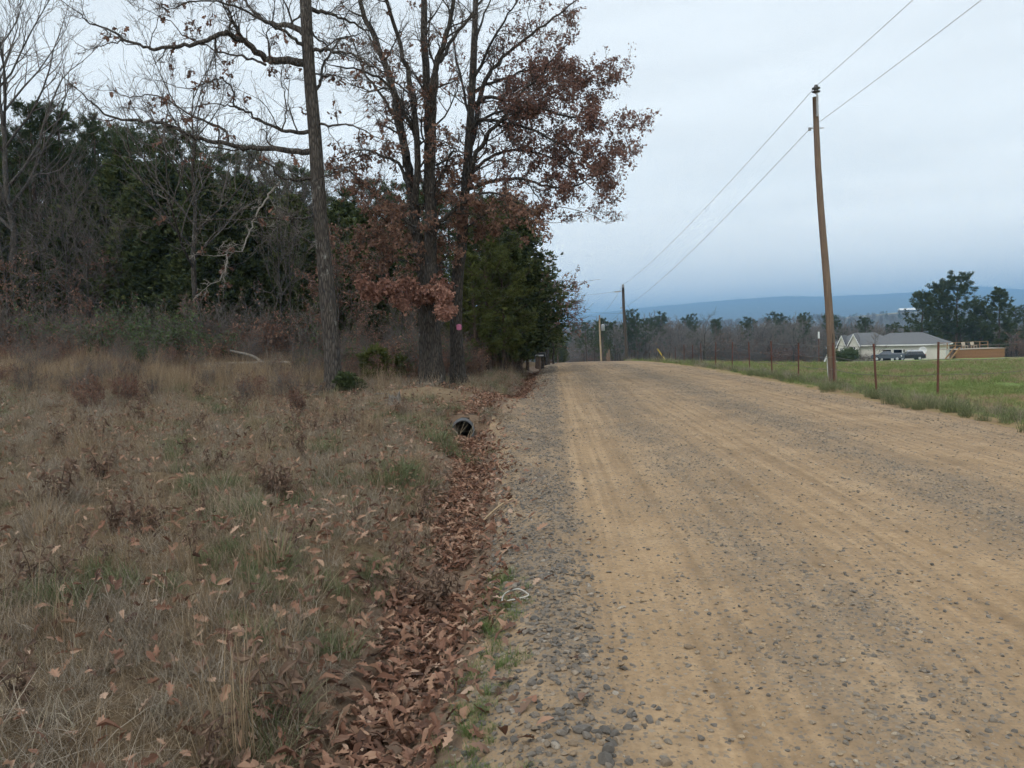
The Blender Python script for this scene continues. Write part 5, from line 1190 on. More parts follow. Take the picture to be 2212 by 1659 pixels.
Boxes().tube([t3 + Vector((0.42, -0.2, -3.2)), Vector((0.38, -0.12, 0.2))], 0.06, 6).build('conduit', m_pole_dark, p3)
for i, (xb, xt, yt, Y) in enumerate([(1273, 1269, 708, 226), (1244, 1242, 752, 300), (1237, 1236, 735, 330), (1231, 1230, 742, 400)]):
    labs = ['fourth utility pole along the road, beyond the pole with the transformer', 'short far utility pole with a white box at its top', 'thin dark pole far down the road', 'farthest dark pole seen down the road']
    q, tq = pole(xb, xt, yt, Y, labs[i], m_pole_dark if i != 1 else m_pole_pale, 0.26, 0.18)
    if i == 1: Boxes().lathe([(0.5, 0), (0.55, 0.1), (0.55, 1.4), (0.4, 1.6)], tq + Vector((0.2, -0.3, -1.6)), 12).build('transformer', m_white, q, True)
    else: Boxes().lathe([(0.1, 0), (0.2, 0.15), (0.1, 0.4)], tq, 8).build('insulator', m_porc, q)
def wire(name, label, a, b, sag, r=0.009, mat=None, group=None, n=24):
    a, b = Vector(a), Vector(b); pts = []
    for i in range(n + 1):
        t = i / n; p = a.lerp(b, t); p.z -= sag * 4 * t * (1 - t); pts.append(p - a)
    o = Boxes().tube(pts, r, 5).build(name, mat or m_wire, None, True); o.location = a; o['label'] = label; o['category'] = 'wire'
    if group: o['group'] = group
    return o
T1 = Vector(p1.location) + t1 + Vector((0.02, -0.02, 0.33)); N1 = Vector(p1.location) + kn + Vector((-0.19, 0, -0.02))
T2 = Vector(p2.location) + t2 + Vector((0, 0, 0.40)); N2 = Vector(p2.location) + t2 + Vector((0.05, 0, -2.3))
T0, N0 = Vector(at(2065, -100, 15.5)), Vector(at(2330, -195, 15.0))
T0 = T1 + (Vector(at(1952, 0, 19.2)) - T1) * 4.0; N0 = N1 + (Vector(at(2093, 0, 18.0)) - N1) * 3.6
wire('power_line', 'upper overhead wire rising from the tan pole top to the picture edge', T1, T0, 0.25, 0.0065)
wire('power_line', 'lower overhead wire rising from the tan pole past the road', N1, N0, 0.25, 0.0065)
wire('power_line', 'upper overhead wire between the tan pole and the black pole', T1, T2, 0.55, 0.008)
wire('power_line', 'lower overhead wire between the tan pole and the black pole', N1, N2, 0.55, 0.008)
T3 = Vector(p3.location) + t3; wire('power_line', 'upper overhead wire from the black pole to the transformer pole', T2, T3, 0.6, 0.012); wire('power_line', 'lower overhead wire from the black pole to the transformer pole', N2, T3 + Vector((0, 0, -2)), 0.6, 0.012)
wire('power_line', 'upper wire crossing the road from the black pole toward the woods', Vector(p2.location) + t2 + Vector((-1.05, 0, -0.42)), at(1170, 634, 96), 0.3, 0.010)
wire('power_line', 'lower wire crossing the road from the black pole toward the woods', Vector(p2.location) + t2 + Vector((-0.35, 0, -2.9)), at(1175, 657, 96), 0.3, 0.010)
gg = on_ground(1443, 90.0); G0 = Vector(gg); G1 = Vector(p2.location) + t2 + Vector((0.15, 0, -1.5))
gw = thing('guy_wire', 'yellow-sleeved guy wire slanting down from the black pole', 'guy wire', tuple(gg)); dgy = (G1 - G0)
Boxes().tube([Vector((0, 0, -0.2)), dgy], 0.012, 5).build('cable', m_wire, gw)
Boxes().tube([dgy * 0.005, dgy * 0.24], 0.075, 8).build('sleeve', flat('yellow_sleeve', (0.62, 0.45, 0.07), (0.45, 0.31, 0.05), 0.6), gw, True)

# ---- barbed wire fence on steel posts
def tpost_mesh(h):
    b = Boxes(); b.box(-0.022, 0.022, -0.006, 0.006, -0.3, h); b.box(-0.005, 0.005, 0.006, 0.036, -0.3, h)
    for k in range(int(h / 0.11)): b.box(-0.011, 0.011, -0.016, -0.006, 0.1 + k * 0.11, 0.13 + k * 0.11)
    return b
TP = mesh('steel_post', *[getattr(tpost_mesh(1.36), k) for k in ('v', 'f')], m_rust)
front = [(2222, 742, 22.6), (2026, 747, 21.0), (1894, 742, 21.4), (1803, 748, 25.2), (1725, 740, 29.5), (1668, 739, 33.0), (1620, 741, 37.5), (1582, 743, 41), (1546, 746, 46), (1515, 750, 52), (1496, 752, 57), (1478, 753, 62), (1459, 757, 68)]
ords = ['beyond the frame edge', 'nearest the picture edge', 'second from the picture edge', 'standing right before the tan utility pole', 'first beyond the tan utility pole', 'second beyond the tan utility pole', 'third beyond the tan utility pole', 'fourth beyond the tan utility pole', 'fifth beyond the tan utility pole', 'sixth beyond the tan utility pole', 'seventh beyond the tan utility pole', 'eighth beyond the tan utility pole', 'ninth beyond the tan utility pole']
tops = []
for i, (px, pt, Y) in enumerate(front):
    g = on_ground(px, Y); lean = [0, 0.01, -0.05, -0.02, 0.0, -0.02, -0.03, 0.02, 0.03, -0.02, 0.02, 0, 0][i]
    s = 1.0 if Y < 30 else 1.05
    o = link('fence_post', TP, None, tuple(g), (random.uniform(-0.02, 0.02), lean, random.uniform(0, 0.6)), (1.15, 1.15, s), label='rusty steel fence post, ' + ords[i], category='fence post', group='steel posts of the pasture fence')
    tops.append((g, s * 1.36, lean))
for k, f in enumerate((0.96, 0.68, 0.40)):
    lab = ['top', 'middle', 'lowest'][k] + ' strand of barbed wire strung along the steel posts'
    w = thing('barbed_wire', lab, 'wire', tuple(tops[0][0])); o0 = Vector(tops[0][0])
    for a, b_ in zip(tops[:-1], tops[1:]):
        A_ = Vector(a[0]) + Vector((a[2] * a[1] * f, -0.02, a[1] * f)) - o0; B_ = Vector(b_[0]) + Vector((b_[2] * b_[1] * f, -0.02, b_[1] * f)) - o0
        n = 10; pts = [A_.lerp(B_, t / n) - Vector((0, 0, 0.05 * 4 * (t / n) * (1 - t / n))) for t in range(n + 1)]
        bb = Boxes().tube(pts, 0.006, 4)
        m_ = int((B_ - A_).length / 0.16)
        if a[0][1] < 34:
            for q in range(1, m_):
                c = A_.lerp(B_, q / m_) - Vector((0, 0, 0.05 * 4 * (q / m_) * (1 - q / m_))); bb.tube([c + Vector((0.008, 0.01, 0.02)), c - Vector((0.008, 0.01, 0.02))], 0.0025, 3)
        bb.build('strand', m_barb, w)
SP = mesh('short_post', *[getattr(tpost_mesh(1.15), k) for k in ('v', 'f')], m_pole_dark)
for i, (px, Y) in enumerate([(1446, 84), (1432, 86), (1418, 88), (1404, 90), (1390, 92), (1376, 94), (1364, 96), (1340, 98), (1330, 100), (1322, 102)]):
    g = on_ground(px, Y); link('fence_post', SP, None, tuple(g), (0, random.uniform(-0.05, 0.05), 0.3), (2.2, 2.2, 1.0), label='small dark post of the low fence at the road crest', category='fence post', group='low fence posts at the road crest')
for i, (px, Y, h) in enumerate([(1316, 96, 1.5), (1312, 97, 1.1)]):
    g = on_ground(px, Y); link('gate_post', mesh('gate_post', *(lambda q: (q.v, q.f))(Boxes().tube([Vector((0, 0, -0.3)), Vector((0.02, 0, h * 0.5)), Vector((0, 0, h))], [0.13, 0.12, 0.11], 8)), m_pole), None, tuple(g), label=['taller', 'shorter'][i] + ' of two wooden gate posts at the drive past the crest', category='post', group='gate posts at the drive')
wm = thing('marker_post', 'leaning white marker stake at the foot of the tan pole', 'marker', tuple(on_ground(1790, 26.6)))
Boxes().tube([Vector((0.05, 0, -0.2)), Vector((-0.02, 0, 0.5)), Vector((-0.05, 0, 0.95))], [0.03, 0.03, 0.028], 8).build('stake', m_white, wm, True)
Boxes().tube([Vector((-0.05, 0, 0.9)), Vector((-0.13, 0, 0.72))], 0.025, 6).build('arm', m_white, wm)
wb = thing('marker_post', 'thin pole with a white top in the far pasture', 'marker', tuple(on_ground(1769, 110)))
hp = at(1769, 731, 110)[2] - wb.location.z
Boxes().tube([(0, 0, -0.2), (0, 0, hp)], 0.05, 6).build('stake', m_rust, wb); Boxes().box(-0.09, 0.09, -0.09, 0.09, hp, hp + 0.9).build('sleeve', m_white, wb)

# ---- mailboxes at the crest
m_black = flat('black_metal', (0.025, 0.025, 0.027), (0.015, 0.015, 0.016), 0.4, 6)
for px, py, Y, lab in [(1167, 786, 44, 'black mailbox with white lettering band on a thin post by the ditch'), (1171, 767, 70, 'far mailbox with a pale top on a wooden post beside the trees')]:
    g = on_ground(px, Y); hgt = max(0.75, at(px, py + 4, Y)[2] - g[2]); mb = thing('mailbox', lab, 'mailbox', tuple(g), R(12))
    Boxes().box(-0.045, 0.045, -0.045, 0.045, -0.3, hgt).build('post', m_pole, mb)
    prof = [(-0.12, 0), (0.12, 0), (0.12, 0.16)] + [(0.12 * math.cos(a), 0.16 + 0.10 * math.sin(a)) for a in np.linspace(0.3, math.pi - 0.3, 6)] + [(-0.12, 0.16)]
    sh = Boxes().prism([(x, z_ + hgt) for x, z_ in prof], -0.3, 0.3); ob = sh.build('box', m_black, mb); ob.rotation_euler = (0, 0, R(72))
    bd = Boxes().box(-0.125, -0.122, -0.22, 0.22, hgt + 0.05, hgt + 0.13); bo = bd.build('band', m_white, mb); bo.rotation_euler = (0, 0, R(72))
    Boxes().box(0.10, 0.125, 0.1, 0.13, hgt + 0.1, hgt + 0.32).build('flag', flat('red_flag', (0.45, 0.04, 0.03)), mb)

# ================================================================== roadside things
m_pipe = flat('grey_pipe', (0.13, 0.14, 0.15), (0.06, 0.066, 0.07), 0.55, 9, 0.2)
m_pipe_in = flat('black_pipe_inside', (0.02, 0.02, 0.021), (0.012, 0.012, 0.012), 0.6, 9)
cv = PIPE; pc = thing('culvert_pipe', 'round culvert pipe opening in the ditch under the drive', 'pipe', tuple(cv), R(6))
def pipe_mesh(r, y0, y1, n, amp):
    pts = [(0, y0 + (y1 - y0) * i / n, -0.01 * i / n) for i in range(n + 1)]; rad = [r + amp * math.sin(i * 2.1) for i in range(n + 1)]; rad[0] = r; return Boxes().tube(pts, rad, 28, cap=False)
for ob in (ditch, ground):
    import bmesh
    bm_ = bmesh.new(); bm_.from_mesh(ob.data); ca, sa = math.cos(R(6)), math.sin(R(6)); kill = []
    for f_ in bm_.faces:
        c_ = f_.calc_center_median(); dx, dy = c_.x - cv[0], c_.y - cv[1]
        lx, ly = dx * ca + dy * sa, -dx * sa + dy * ca
        if 0.02 < ly < 4.0 and lx * lx + (c_.z - cv[2]) ** 2 < 0.196 ** 2: kill.append(f_)
    bmesh.ops.delete(bm_, geom=kill, context='FACES'); bm_.to_mesh(ob.data); bm_.free()
pipe_mesh(0.205, 0, 4.2, 60, 0.010).build('shell', m_pipe, pc, True)
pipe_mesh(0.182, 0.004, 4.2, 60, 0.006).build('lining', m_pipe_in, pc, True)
rim = Boxes(); vs = []; ns = 28
for k in range(ns):
    a = 2 * math.pi * k / ns
    for r_, y_ in ((0.180, 0.0), (0.212, -0.004), (0.216, 0.05), (0.180, 0.05)): vs.append((r_ * math.cos(a), y_, r_ * math.sin(a)))
rim.add(vs, [(4 * k + j, 4 * k + (j + 1) % 4, 4 * ((k + 1) % ns) + (j + 1) % 4, 4 * ((k + 1) % ns) + j) for k in range(ns) for j in range(4)]); rim.build('rim', m_pipe, pc, True)
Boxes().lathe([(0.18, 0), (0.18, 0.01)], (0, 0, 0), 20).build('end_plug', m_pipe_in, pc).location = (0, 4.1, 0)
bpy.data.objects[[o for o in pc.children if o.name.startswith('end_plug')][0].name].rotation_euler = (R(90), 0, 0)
st = thing('stalk', 'pale dry stalks leaning across the pipe mouth', 'dry stalks', tuple(cv + np.array([0.05, -0.12, -0.2])))
for k, (x0, x1, z1) in enumerate([(0.0, 0.14, 0.30), (0.03, 0.20, 0.26), (-0.2, 0.05, 0.33), (0.06, 0.17, 0.36), (-0.15, 0.0, 0.38)]):
    Boxes().tube([(x0, 0.0, -0.02), ((x0 + x1) / 2, 0.02, z1 * 0.55), (x1, 0.03, z1)], [0.004, 0.0035, 0.002], 4).build('stem', flat('straw', (0.45, 0.38, 0.26), (0.34, 0.27, 0.17)), st)
m_deadwood = bark('dead_wood', (0.08, 0.07, 0.06), (0.21, 0.19, 0.165), (0.27, 0.255, 0.23), 0.8, 0.6, 0.6)
m_log_pale = flat('split_wood', (0.42, 0.31, 0.18), (0.26, 0.19, 0.12), 0.9, 6, stretch=(1, 8, 8))
# the fallen trunk and its heap of broken limbs
def log(label, pts, r0, r1, mat, name='log', cat='log', group=None):
    P = [Vector(p) for p in pts]; o = Vector((P[0].x, P[0].y, P[0].z)); L_ = smooth_line([p - o for p in P], 4); n = len(L_) - 1
    b_ = Boxes().tube(L_, [r0 + (r1 - r0) * i / n for i in range(n + 1)], 9).build(name, mat, None, True, label=label, category=cat); b_.location = o
    if group: b_['group'] = group
    return b_
def gp(px, Y, up): g = on_ground(px, Y); return (g[0], g[1], g[2] + up)
log('long pale fallen trunk lying toward the bare oak', [gp(440, 30.6, 0.25), gp(520, 30.4, 0.38), gp(560, 30.3, 0.42), gp(610, 30.2, 0.40), gp(668, 30.0, 0.34)], 0.12, 0.06, m_deadwood)
log('broken forked limb propped on the fallen trunk', [gp(500, 31.0, 0.85), gp(545, 30.6, 0.72), gp(575, 30.2, 0.38), gp(588, 30.0, 0.2)], 0.05, 0.07, m_deadwood)
log('split yellowish log in the brush heap', [gp(528, 29.6, 0.12), gp(572, 29.5, 0.16)], 0.14, 0.13, m_log_pale)
hp_ = thing('brush_pile', 'heap of grey broken branches under the fallen trunk', 'brush pile', gp(550, 29.9, 0))
rng = random.Random(5)
for k in range(34):
    a = rng.uniform(0, 6.28); L_ = rng.uniform(0.5, 1.5); c = Vector((rng.gauss(0, 0.5), rng.gauss(0, 0.35), rng.uniform(0.02, 0.35))); d = Vector((math.cos(a), math.sin(a) * 0.6, rng.gauss(0, 0.18))) * L_
    Boxes().tube([c - d / 2, c + rvec(rng) * 0.06, c + d / 2], [rng.uniform(0.012, 0.035), 0.02, 0.01], 5).build('branch', m_deadwood if k % 3 else m_twig_pale, hp_, True)
log('bleached stick lying at the foot of the bare oak', [gp(676, 19.3, 0.04), gp(700, 19.3, 0.06), gp(722, 19.2, 0.05)], 0.02, 0.014, m_deadwood, 'stick', 'stick')
log('grey stick lying on the bank below the stump', [gp(812, 18.0, 0.05), gp(840, 17.8, 0.06)], 0.018, 0.012, m_deadwood, 'stick', 'stick')
log('thin stick on the gravel beside the leaf-filled ditch', [(-0.72, 7.55, hz(-0.72, 7.55) + 0.03), (-0.55, 7.75, hz(-0.55, 7.75) + 0.04), (-0.42, 7.95, hz(-0.42, 7.95) + 0.02)], 0.010, 0.007, m_log_pale, 'stick', 'stick')
# stump
sg = on_ground(853, 16.9); stp = thing('stump', 'small jagged grey stump on the slope of the earth mound', 'stump', tuple(sg), scale=1.0)
bs = Boxes(); ns = 12; prof = [(0.20, -0.12), (0.155, 0.02), (0.135, 0.14)]; vs = []
for r_, z_ in prof: vs += [(r_ * math.cos(2 * math.pi * k / ns) * (1 + 0.1 * math.sin(k * 2.3)), r_ * math.sin(2 * math.pi * k / ns), z_) for k in range(ns)]
vs += [(0.125 * math.cos(2 * math.pi * k / ns), 0.125 * math.sin(2 * math.pi * k / ns), 0.19 + 0.07 * math.sin(k * 1.9) + 0.05 * (k % 2) + 0.06 * (k < 3)) for k in range(ns)]; vs.append((0, 0, 0.15))
bs.add(vs, [(i * ns + k, i * ns + (k + 1) % ns, (i + 1) * ns + (k + 1) % ns, (i + 1) * ns + k) for i in range(3) for k in range(ns)] + [(3 * ns + k, 3 * ns + (k + 1) % ns, 4 * ns) for k in range(ns)])
bs.build('trunk', m_deadwood, stp)
# white wire loop
wl_ = at(1110, 1285, 4.9); pts = []
zx = lambda x: 664 + x * 0.35; zy = lambda y: 1078 + y * 0.35
for x, y in [(1205, 645), (1203, 610), (1225, 580), (1265, 562), (1305, 556), (1340, 570), (1365, 592), (1340, 605), (1290, 617), (1240, 628), (1205, 645)]:
    px, py = zx(x), zy(y); v = CAMROT @ np.array([(px - CXP) / F, (CYP - py) / F, -1.0]); tt_ = 0.0
    for _ in range(40):
        tt_ += 0.0; 
    lo_, hi_ = 2.0, 9.0
    for _ in range(40):
        mid = (lo_ + hi_) / 2; q = EYE + v * mid
        if q[2] > hz(q[0], q[1]) + 0.035: lo_ = mid
        else: hi_ = mid
    pts.append(Vector(EYE + v * lo_))
o0 = pts[0].copy(); wo = Boxes().tube(smooth_line([p - o0 for p in pts], 4), 0.005, 6).build('cord', flat('off_white_cord', (0.46, 0.44, 0.39), (0.36, 0.34, 0.30), 0.6), None, True, label='loop of off-white cord lying on the gravel edge', category='cord'); wo.location = o0
# small evergreen seedlings, saplings and leafy twigs
SEED = make_pine(600, 1.2, 0.05, 0.5, 0.45, m_needle_y, 0.8)
SEED2 = make_cedar(601, 1.0, 0.30, 26, m_needle)
for px, Y, h, lab in [(750, 19.6, 0.5, 'small dark cedar seedling touching the bare oak trunk'), (775, 21.0, 0.3, 'low cedar sprout past the bare oak')]:
    g = on_ground(px, Y); place_tree('cedar_seedling', SEED2, g[0], Y, h, 1.0, lab, 'seedling', None, 1.3)
for px, Y, h, lab in [(815, 27.0, 0.95, 'yellow-green pine sapling in front of the dark cedars'), (865, 27.6, 0.7, 'smaller pale pine sapling behind the thick oak'), (655, 28.6, 0.5, 'little pine seedling near the fallen trunk')]:
    g = on_ground(px, Y); place_tree('pine_sapling', SEED, g[0], Y, h, 2.0, lab, 'sapling', None, 1.2)
g = on_ground(668, 27.5); place_tree('bare_sapling', make_bare(610, 3.2, 0.03, k=10, fork=0.2, S=dict(BARE, max=2, rmin=0.005), twig=m_twig_pale), g[0], 27.5, 3.0, 0.4, 'pale leafless sapling just behind the bare oak', 'sapling')
# ================================================================== the house across the pasture
hl_, hr_ = on_ground(1796, 146.0), on_ground(2043, 137.0)
hu = Vector((hr_[0] - hl_[0], hr_[1] - hl_[1], 0)); HL = hu.length; hang = math.atan2(hu.y, hu.x)
hz0 = min(hl_[2], hr_[2]) + 0.05
house = thing('house', 'white single-storey house with grey hipped roof and two front gables', 'house', (hl_[0], hl_[1], hz0), hang)
m_siding = flat('white_siding', (0.66, 0.64, 0.57), (0.58, 0.56, 0.49), 0.8, 0.6)
m_trim = flat('white_trim', (0.78, 0.78, 0.76), (0.7, 0.7, 0.68), 0.6, 2)
m_shingle = flat('grey_shingles', (0.15, 0.155, 0.16), (0.095, 0.10, 0.105), 0.95, 5, stretch=(1, 1, 3))
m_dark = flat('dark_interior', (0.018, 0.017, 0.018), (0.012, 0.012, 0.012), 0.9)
m_glass = flat('window_glass', (0.05, 0.055, 0.06), (0.04, 0.045, 0.05), 0.15)
m_shutter = flat('dark_shutter', (0.05, 0.035, 0.03), (0.035, 0.025, 0.022), 0.7)
WH, DEP = 2.9, 8.0
k = HL / 28.0
U = lambda z_: (z_ - 150) / 1847 * HL           # a place along the front wall
def wall_with_holes(b, u0, u1, z0, z1, y0, y1, holes):
    us = sorted({u0, u1} | {h[0] for h in holes} | {h[1] for h in holes}); zs = sorted({z0, z1} | {h[2] for h in holes} | {h[3] for h in holes})
    for a, c in zip(us[:-1], us[1:]):
        run = None
        for d, e in zip(zs[:-1], zs[1:]):
            if any(h[0] <= a + 1e-6 and h[1] >= c - 1e-6 and h[2] <= d + 1e-6 and h[3] >= e - 1e-6 for h in holes): continue
            b.box(a, c, y0, y1, d, e)
g1, g2 = U(1010), U(1145); g3, g4 = U(1185), U(1320)
wins = [(U(1455), U(1487), 0.95, 2.15), (U(1630), U(1662), 0.95, 2.15)]
holes = [(g1, g2, 0.0, 2.15), (g3, g4, 0.0, 2.15)] + [(a, b_, c, d) for a, b_, c, d in wins]
fw = Boxes(); wall_with_holes(fw, U(430), HL, -0.6, WH, 0.0, 0.2, holes); fw.build('front_wall', m_siding, house)
ow = Boxes(); ow.box(HL - 0.2, HL, 0.2, DEP, -0.6, WH).box(0, HL - 0.2, DEP - 0.2, DEP, -0.6, WH).box(0, 0.2, 1.0, DEP - 0.2, -0.6, WH).box(0.2, U(430), 1.0, 1.2, -0.6, WH).box(0.2, HL - 0.2, 0.2, DEP - 0.2, -0.1, -0.02)
ow.build('wall', m_siding, house)
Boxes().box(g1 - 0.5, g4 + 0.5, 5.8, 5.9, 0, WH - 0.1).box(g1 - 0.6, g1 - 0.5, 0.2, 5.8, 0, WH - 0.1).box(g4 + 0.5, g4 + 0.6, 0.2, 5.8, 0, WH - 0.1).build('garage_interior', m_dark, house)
for a, c in ((g1, g2), (g3, g4)):
    f = Boxes().box(a - 0.12, a, -0.03, 0.0, 0, 2.25).box(c, c + 0.12, -0.03, 0.0, 0, 2.25).box(a, c, -0.03, 0.0, 2.15, 2.25).build('garage_door_frame', m_trim, house)
def window(u0, u1, z0, z1, y, sh=0.0, arch=False, rows=3):
    w = Boxes().box(u0, u1, y + 0.10, y + 0.14, z0, z1).build('window', m_glass, house)
    b = Boxes(); b.box(u0 - 0.07, u0, y - 0.03, y + 0.02, z0 - 0.07, z1 + 0.07).box(u1, u1 + 0.07, y - 0.03, y + 0.02, z0 - 0.07, z1 + 0.07).box(u0, u1, y - 0.03, y + 0.02, z0 - 0.07, z0).box(u0, u1, y - 0.03, y + 0.02, z1, z1 + 0.07)
    b.build('frame', m_trim, w)
    m_ = Boxes()
    for r in range(1, rows): m_.box(u0, u1, y + 0.06, y + 0.09, z0 + (z1 - z0) * r / rows - 0.035, z0 + (z1 - z0) * r / rows + 0.035)
    m_.box((u0 + u1) / 2 - 0.03, (u0 + u1) / 2 + 0.03, y + 0.07, y + 0.10, z0, z1); m_.build('muntin', m_trim, w)
    return w
for a, b_, c, d in wins: window(a, b_, c, d, 0.0)
Boxes().box(U(1345), U(1345) + 0.18, -0.18, 0.0, 1.75, 2.15).build('wall_lantern', m_dark, house)
window(U(740), U(765), 0.5, 1.0, 0.0 - 0.02, rows=2)
def hip(b, u0, u1, v0, v1, z0, rise, inset):
    vm = (v0 + v1) / 2; vs = [(u0, v0, z0), (u1, v0, z0), (u1, v1, z0), (u0, v1, z0), (u0 + inset, vm, z0 + rise), (u1 - inset, vm, z0 + rise)]
    t = 0.14; lo = [(x, y, z_ - t) for x, y, z_ in vs[:4]]
    b.add(vs + lo, [(0, 1, 5, 4), (1, 2, 5), (2, 3, 4, 5), (3, 0, 4), (9, 8, 7, 6), (0, 6, 7, 1), (1, 7, 8, 2), (2, 8, 9, 3), (3, 9, 6, 0)])
rf = Boxes(); hip(rf, U(640), HL + 0.5, -0.5, DEP + 0.4, WH + 0.16, 1.95, 4.4); roof = rf.build('roof', m_shingle, house)
rf2 = Boxes(); hip(rf2, -0.5, U(1180), -0.1, DEP + 1.4, WH + 0.22, 2.05, 3.6); rr = rf2.build('roof', m_shingle, house)
Boxes().box(U(640), HL + 0.56, -0.56, -0.505, WH - 0.06, WH + 0.13).box(HL + 0.505, HL + 0.56, -0.5, DEP + 0.4, WH - 0.06, WH + 0.13).build('fascia', m_trim, house)
Boxes().box(U(640), HL + 0.5, -0.5, -0.003, WH - 0.06, WH).build('soffit', m_trim, house)
def gable(ua, half, z0, rise, y0, y1, nm):
    zb = z0 + 0.02
    Boxes().prism([(ua - half + 0.12, -0.6), (ua + half - 0.12, -0.6), (ua + half - 0.12, zb), (ua, zb + rise * 0.93), (ua - half + 0.12, zb)], y0, y1).build('gable_wall', m_siding, house)
    p = [(ua - half - 0.15, zb - 0.15), (ua, zb + rise), (ua + half + 0.15, zb - 0.15)]; t = 0.16
    Boxes().prism([p[0], p[1], (p[1][0], p[1][1] + t), (p[0][0], p[0][1] + t)], y0 - 0.3, y1 + 3.0).prism([p[1], p[2], (p[2][0], p[2][1] + t), (p[1][0], p[1][1] + t)], y0 - 0.3, y1 + 3.0).build('gable_roof', m_shingle, house)
    Boxes().prism([(p[0][0], p[0][1] - 0.10), (p[1][0], p[1][1] - 0.12), (p[1][0], p[1][1] + t + 0.02), (p[0][0] - 0.03, p[0][1] + t)], y0 - 0.36, y0 - 0.303).prism([(p[1][0] + 0.001, p[1][1] - 0.12), (p[2][0], p[2][1] - 0.10), (p[2][0] + 0.03, p[2][1] + t), (p[1][0] + 0.001, p[1][1] + t + 0.02)], y0 - 0.36, y0 - 0.303).build('rake_board', m_trim, house)
    # arched window
    r_ = 0.33 * half; zc = z0 - 0.35; pl = [(ua - r_, zc)] + [(ua + r_ * math.cos(a), zc + r_ * math.sin(a)) for a in np.linspace(math.pi, 0, 11)] 
    w = Boxes().prism(pl, y0 - 0.012, y0 - 0.004).build('arch_window', m_glass, house)
    fr = Boxes().box(ua - r_ - 0.06, ua + r_ + 0.06, y0 - 0.05, y0 - 0.014, zc - 0.10, zc); fr.box(ua - 0.03, ua + 0.03, y0 - 0.04, y0 - 0.014, zc, zc + r_); fr.build('frame', m_trim, w)
    lw = Boxes().box(ua - r_, ua + r_, y0 - 0.012, y0 - 0.004, zc - 1.5, zc - 0.12).build('window', m_glass, house)
    fr = Boxes()
    for uu in (ua - r_ - 0.06, ua - 0.05, ua + r_ - 0.02): fr.box(uu, uu + 0.09, y0 - 0.05, y0 - 0.014, zc - 1.5, zc - 0.12)
    fr.box(ua - r_, ua + r_, y0 - 0.049, y0 - 0.015, zc - 0.85, zc - 0.75); fr.build('frame', m_trim, lw)
gable(U(342), (U(415) - U(265)) / 2, WH - 0.25, 2.0, -1.0, 1.0, 'a'); gable(U(552), (U(650) - U(455)) / 2, WH - 0.1, 2.05, -1.4, 0.2, 'b')
Boxes().box(-0.1, 0.12, -0.1, 0.12, -0.6, WH - 0.35).build('porch_post', m_trim, house)
Boxes().add([(-0.9, -0.5, WH - 0.35), (2.6, -0.5, WH - 0.35), (2.6, 2.5, WH + 0.25), (-0.9, 2.5, WH + 0.25), (-0.9, -0.5, WH - 0.47), (2.6, -0.5, WH - 0.47), (2.6, 2.5, WH + 0.1), (-0.9, 2.5, WH + 0.1)], [(0, 1, 2, 3), (7, 6, 5, 4), (0, 4, 5, 1), (1, 5, 6, 2), (2, 6, 7, 3), (3, 7, 4, 0)]).build('porch_roof', m_shingle, house)
em = bpy.data.materials.new('porch_lamp'); em.use_nodes = True; e_ = em.node_tree.nodes['Principled BSDF']; e_.inputs['Emission Color'].default_value = (1, 0.6, 0.25, 1); e_.inputs['Emission Strength'].default_value = 3.0; e_.inputs['Base Color'].default_value = (0.8, 0.6, 0.4, 1)
Boxes().box(U(395), U(430), -0.45, -0.2, 1.55, 1.75).build('porch_lamp', em, house)
def at_house(u, v, dz=0.0):
    c, s_ = math.cos(hang), math.sin(hang); x = hl_[0] + u * c - v * s_; y = hl_[1] + u * s_ + v * c; return (x, y, hz(x, y) + dz)
# shrubs and a small bare tree by the walls
S_DARK = make_bush(700, 1.5, 26, 0.95, m_green_leaf, 0.16, None, 0.5)
for i, (z_, v, h, w) in enumerate([(340, -2.2, 1.3, 1.6), (390, -2.4, 1.5, 1.5), (490, -2.6, 2.0, 1.3), (520, -2.4, 1.8, 1.2)]):
    x, y, zz = at_house(U(z_), v); o = place_tree('shrub', S_DARK, x, y, h, i, ['low clipped dark shrub under the first gable', 'dark shrub beside the porch light', 'tall rounded dark shrub between the two gables', 'dark shrub just before the second gable'][i], 'shrub', 'dark shrubs by the house', w)
for i, z_ in enumerate((680, 730, 790, 850, 900)):
    x, y, zz = at_house(U(z_), -1.3); place_tree('shrub', B_BARE[i % 3], x, y, 1.3, i, 'twiggy bare shrub along the house wall left of the garage', 'shrub', 'bare shrubs by the house', 1.2)
x, y, zz = at_house(U(930), -3.5); place_tree('bare_tree', make_bare(702, 5, 0.06, k=12, fork=0.25, S=dict(BARE, rmin=0.012), twig=m_twig_pale), x, y, 5.2, 0, 'slender bare tree in front of the house roof', 'tree')
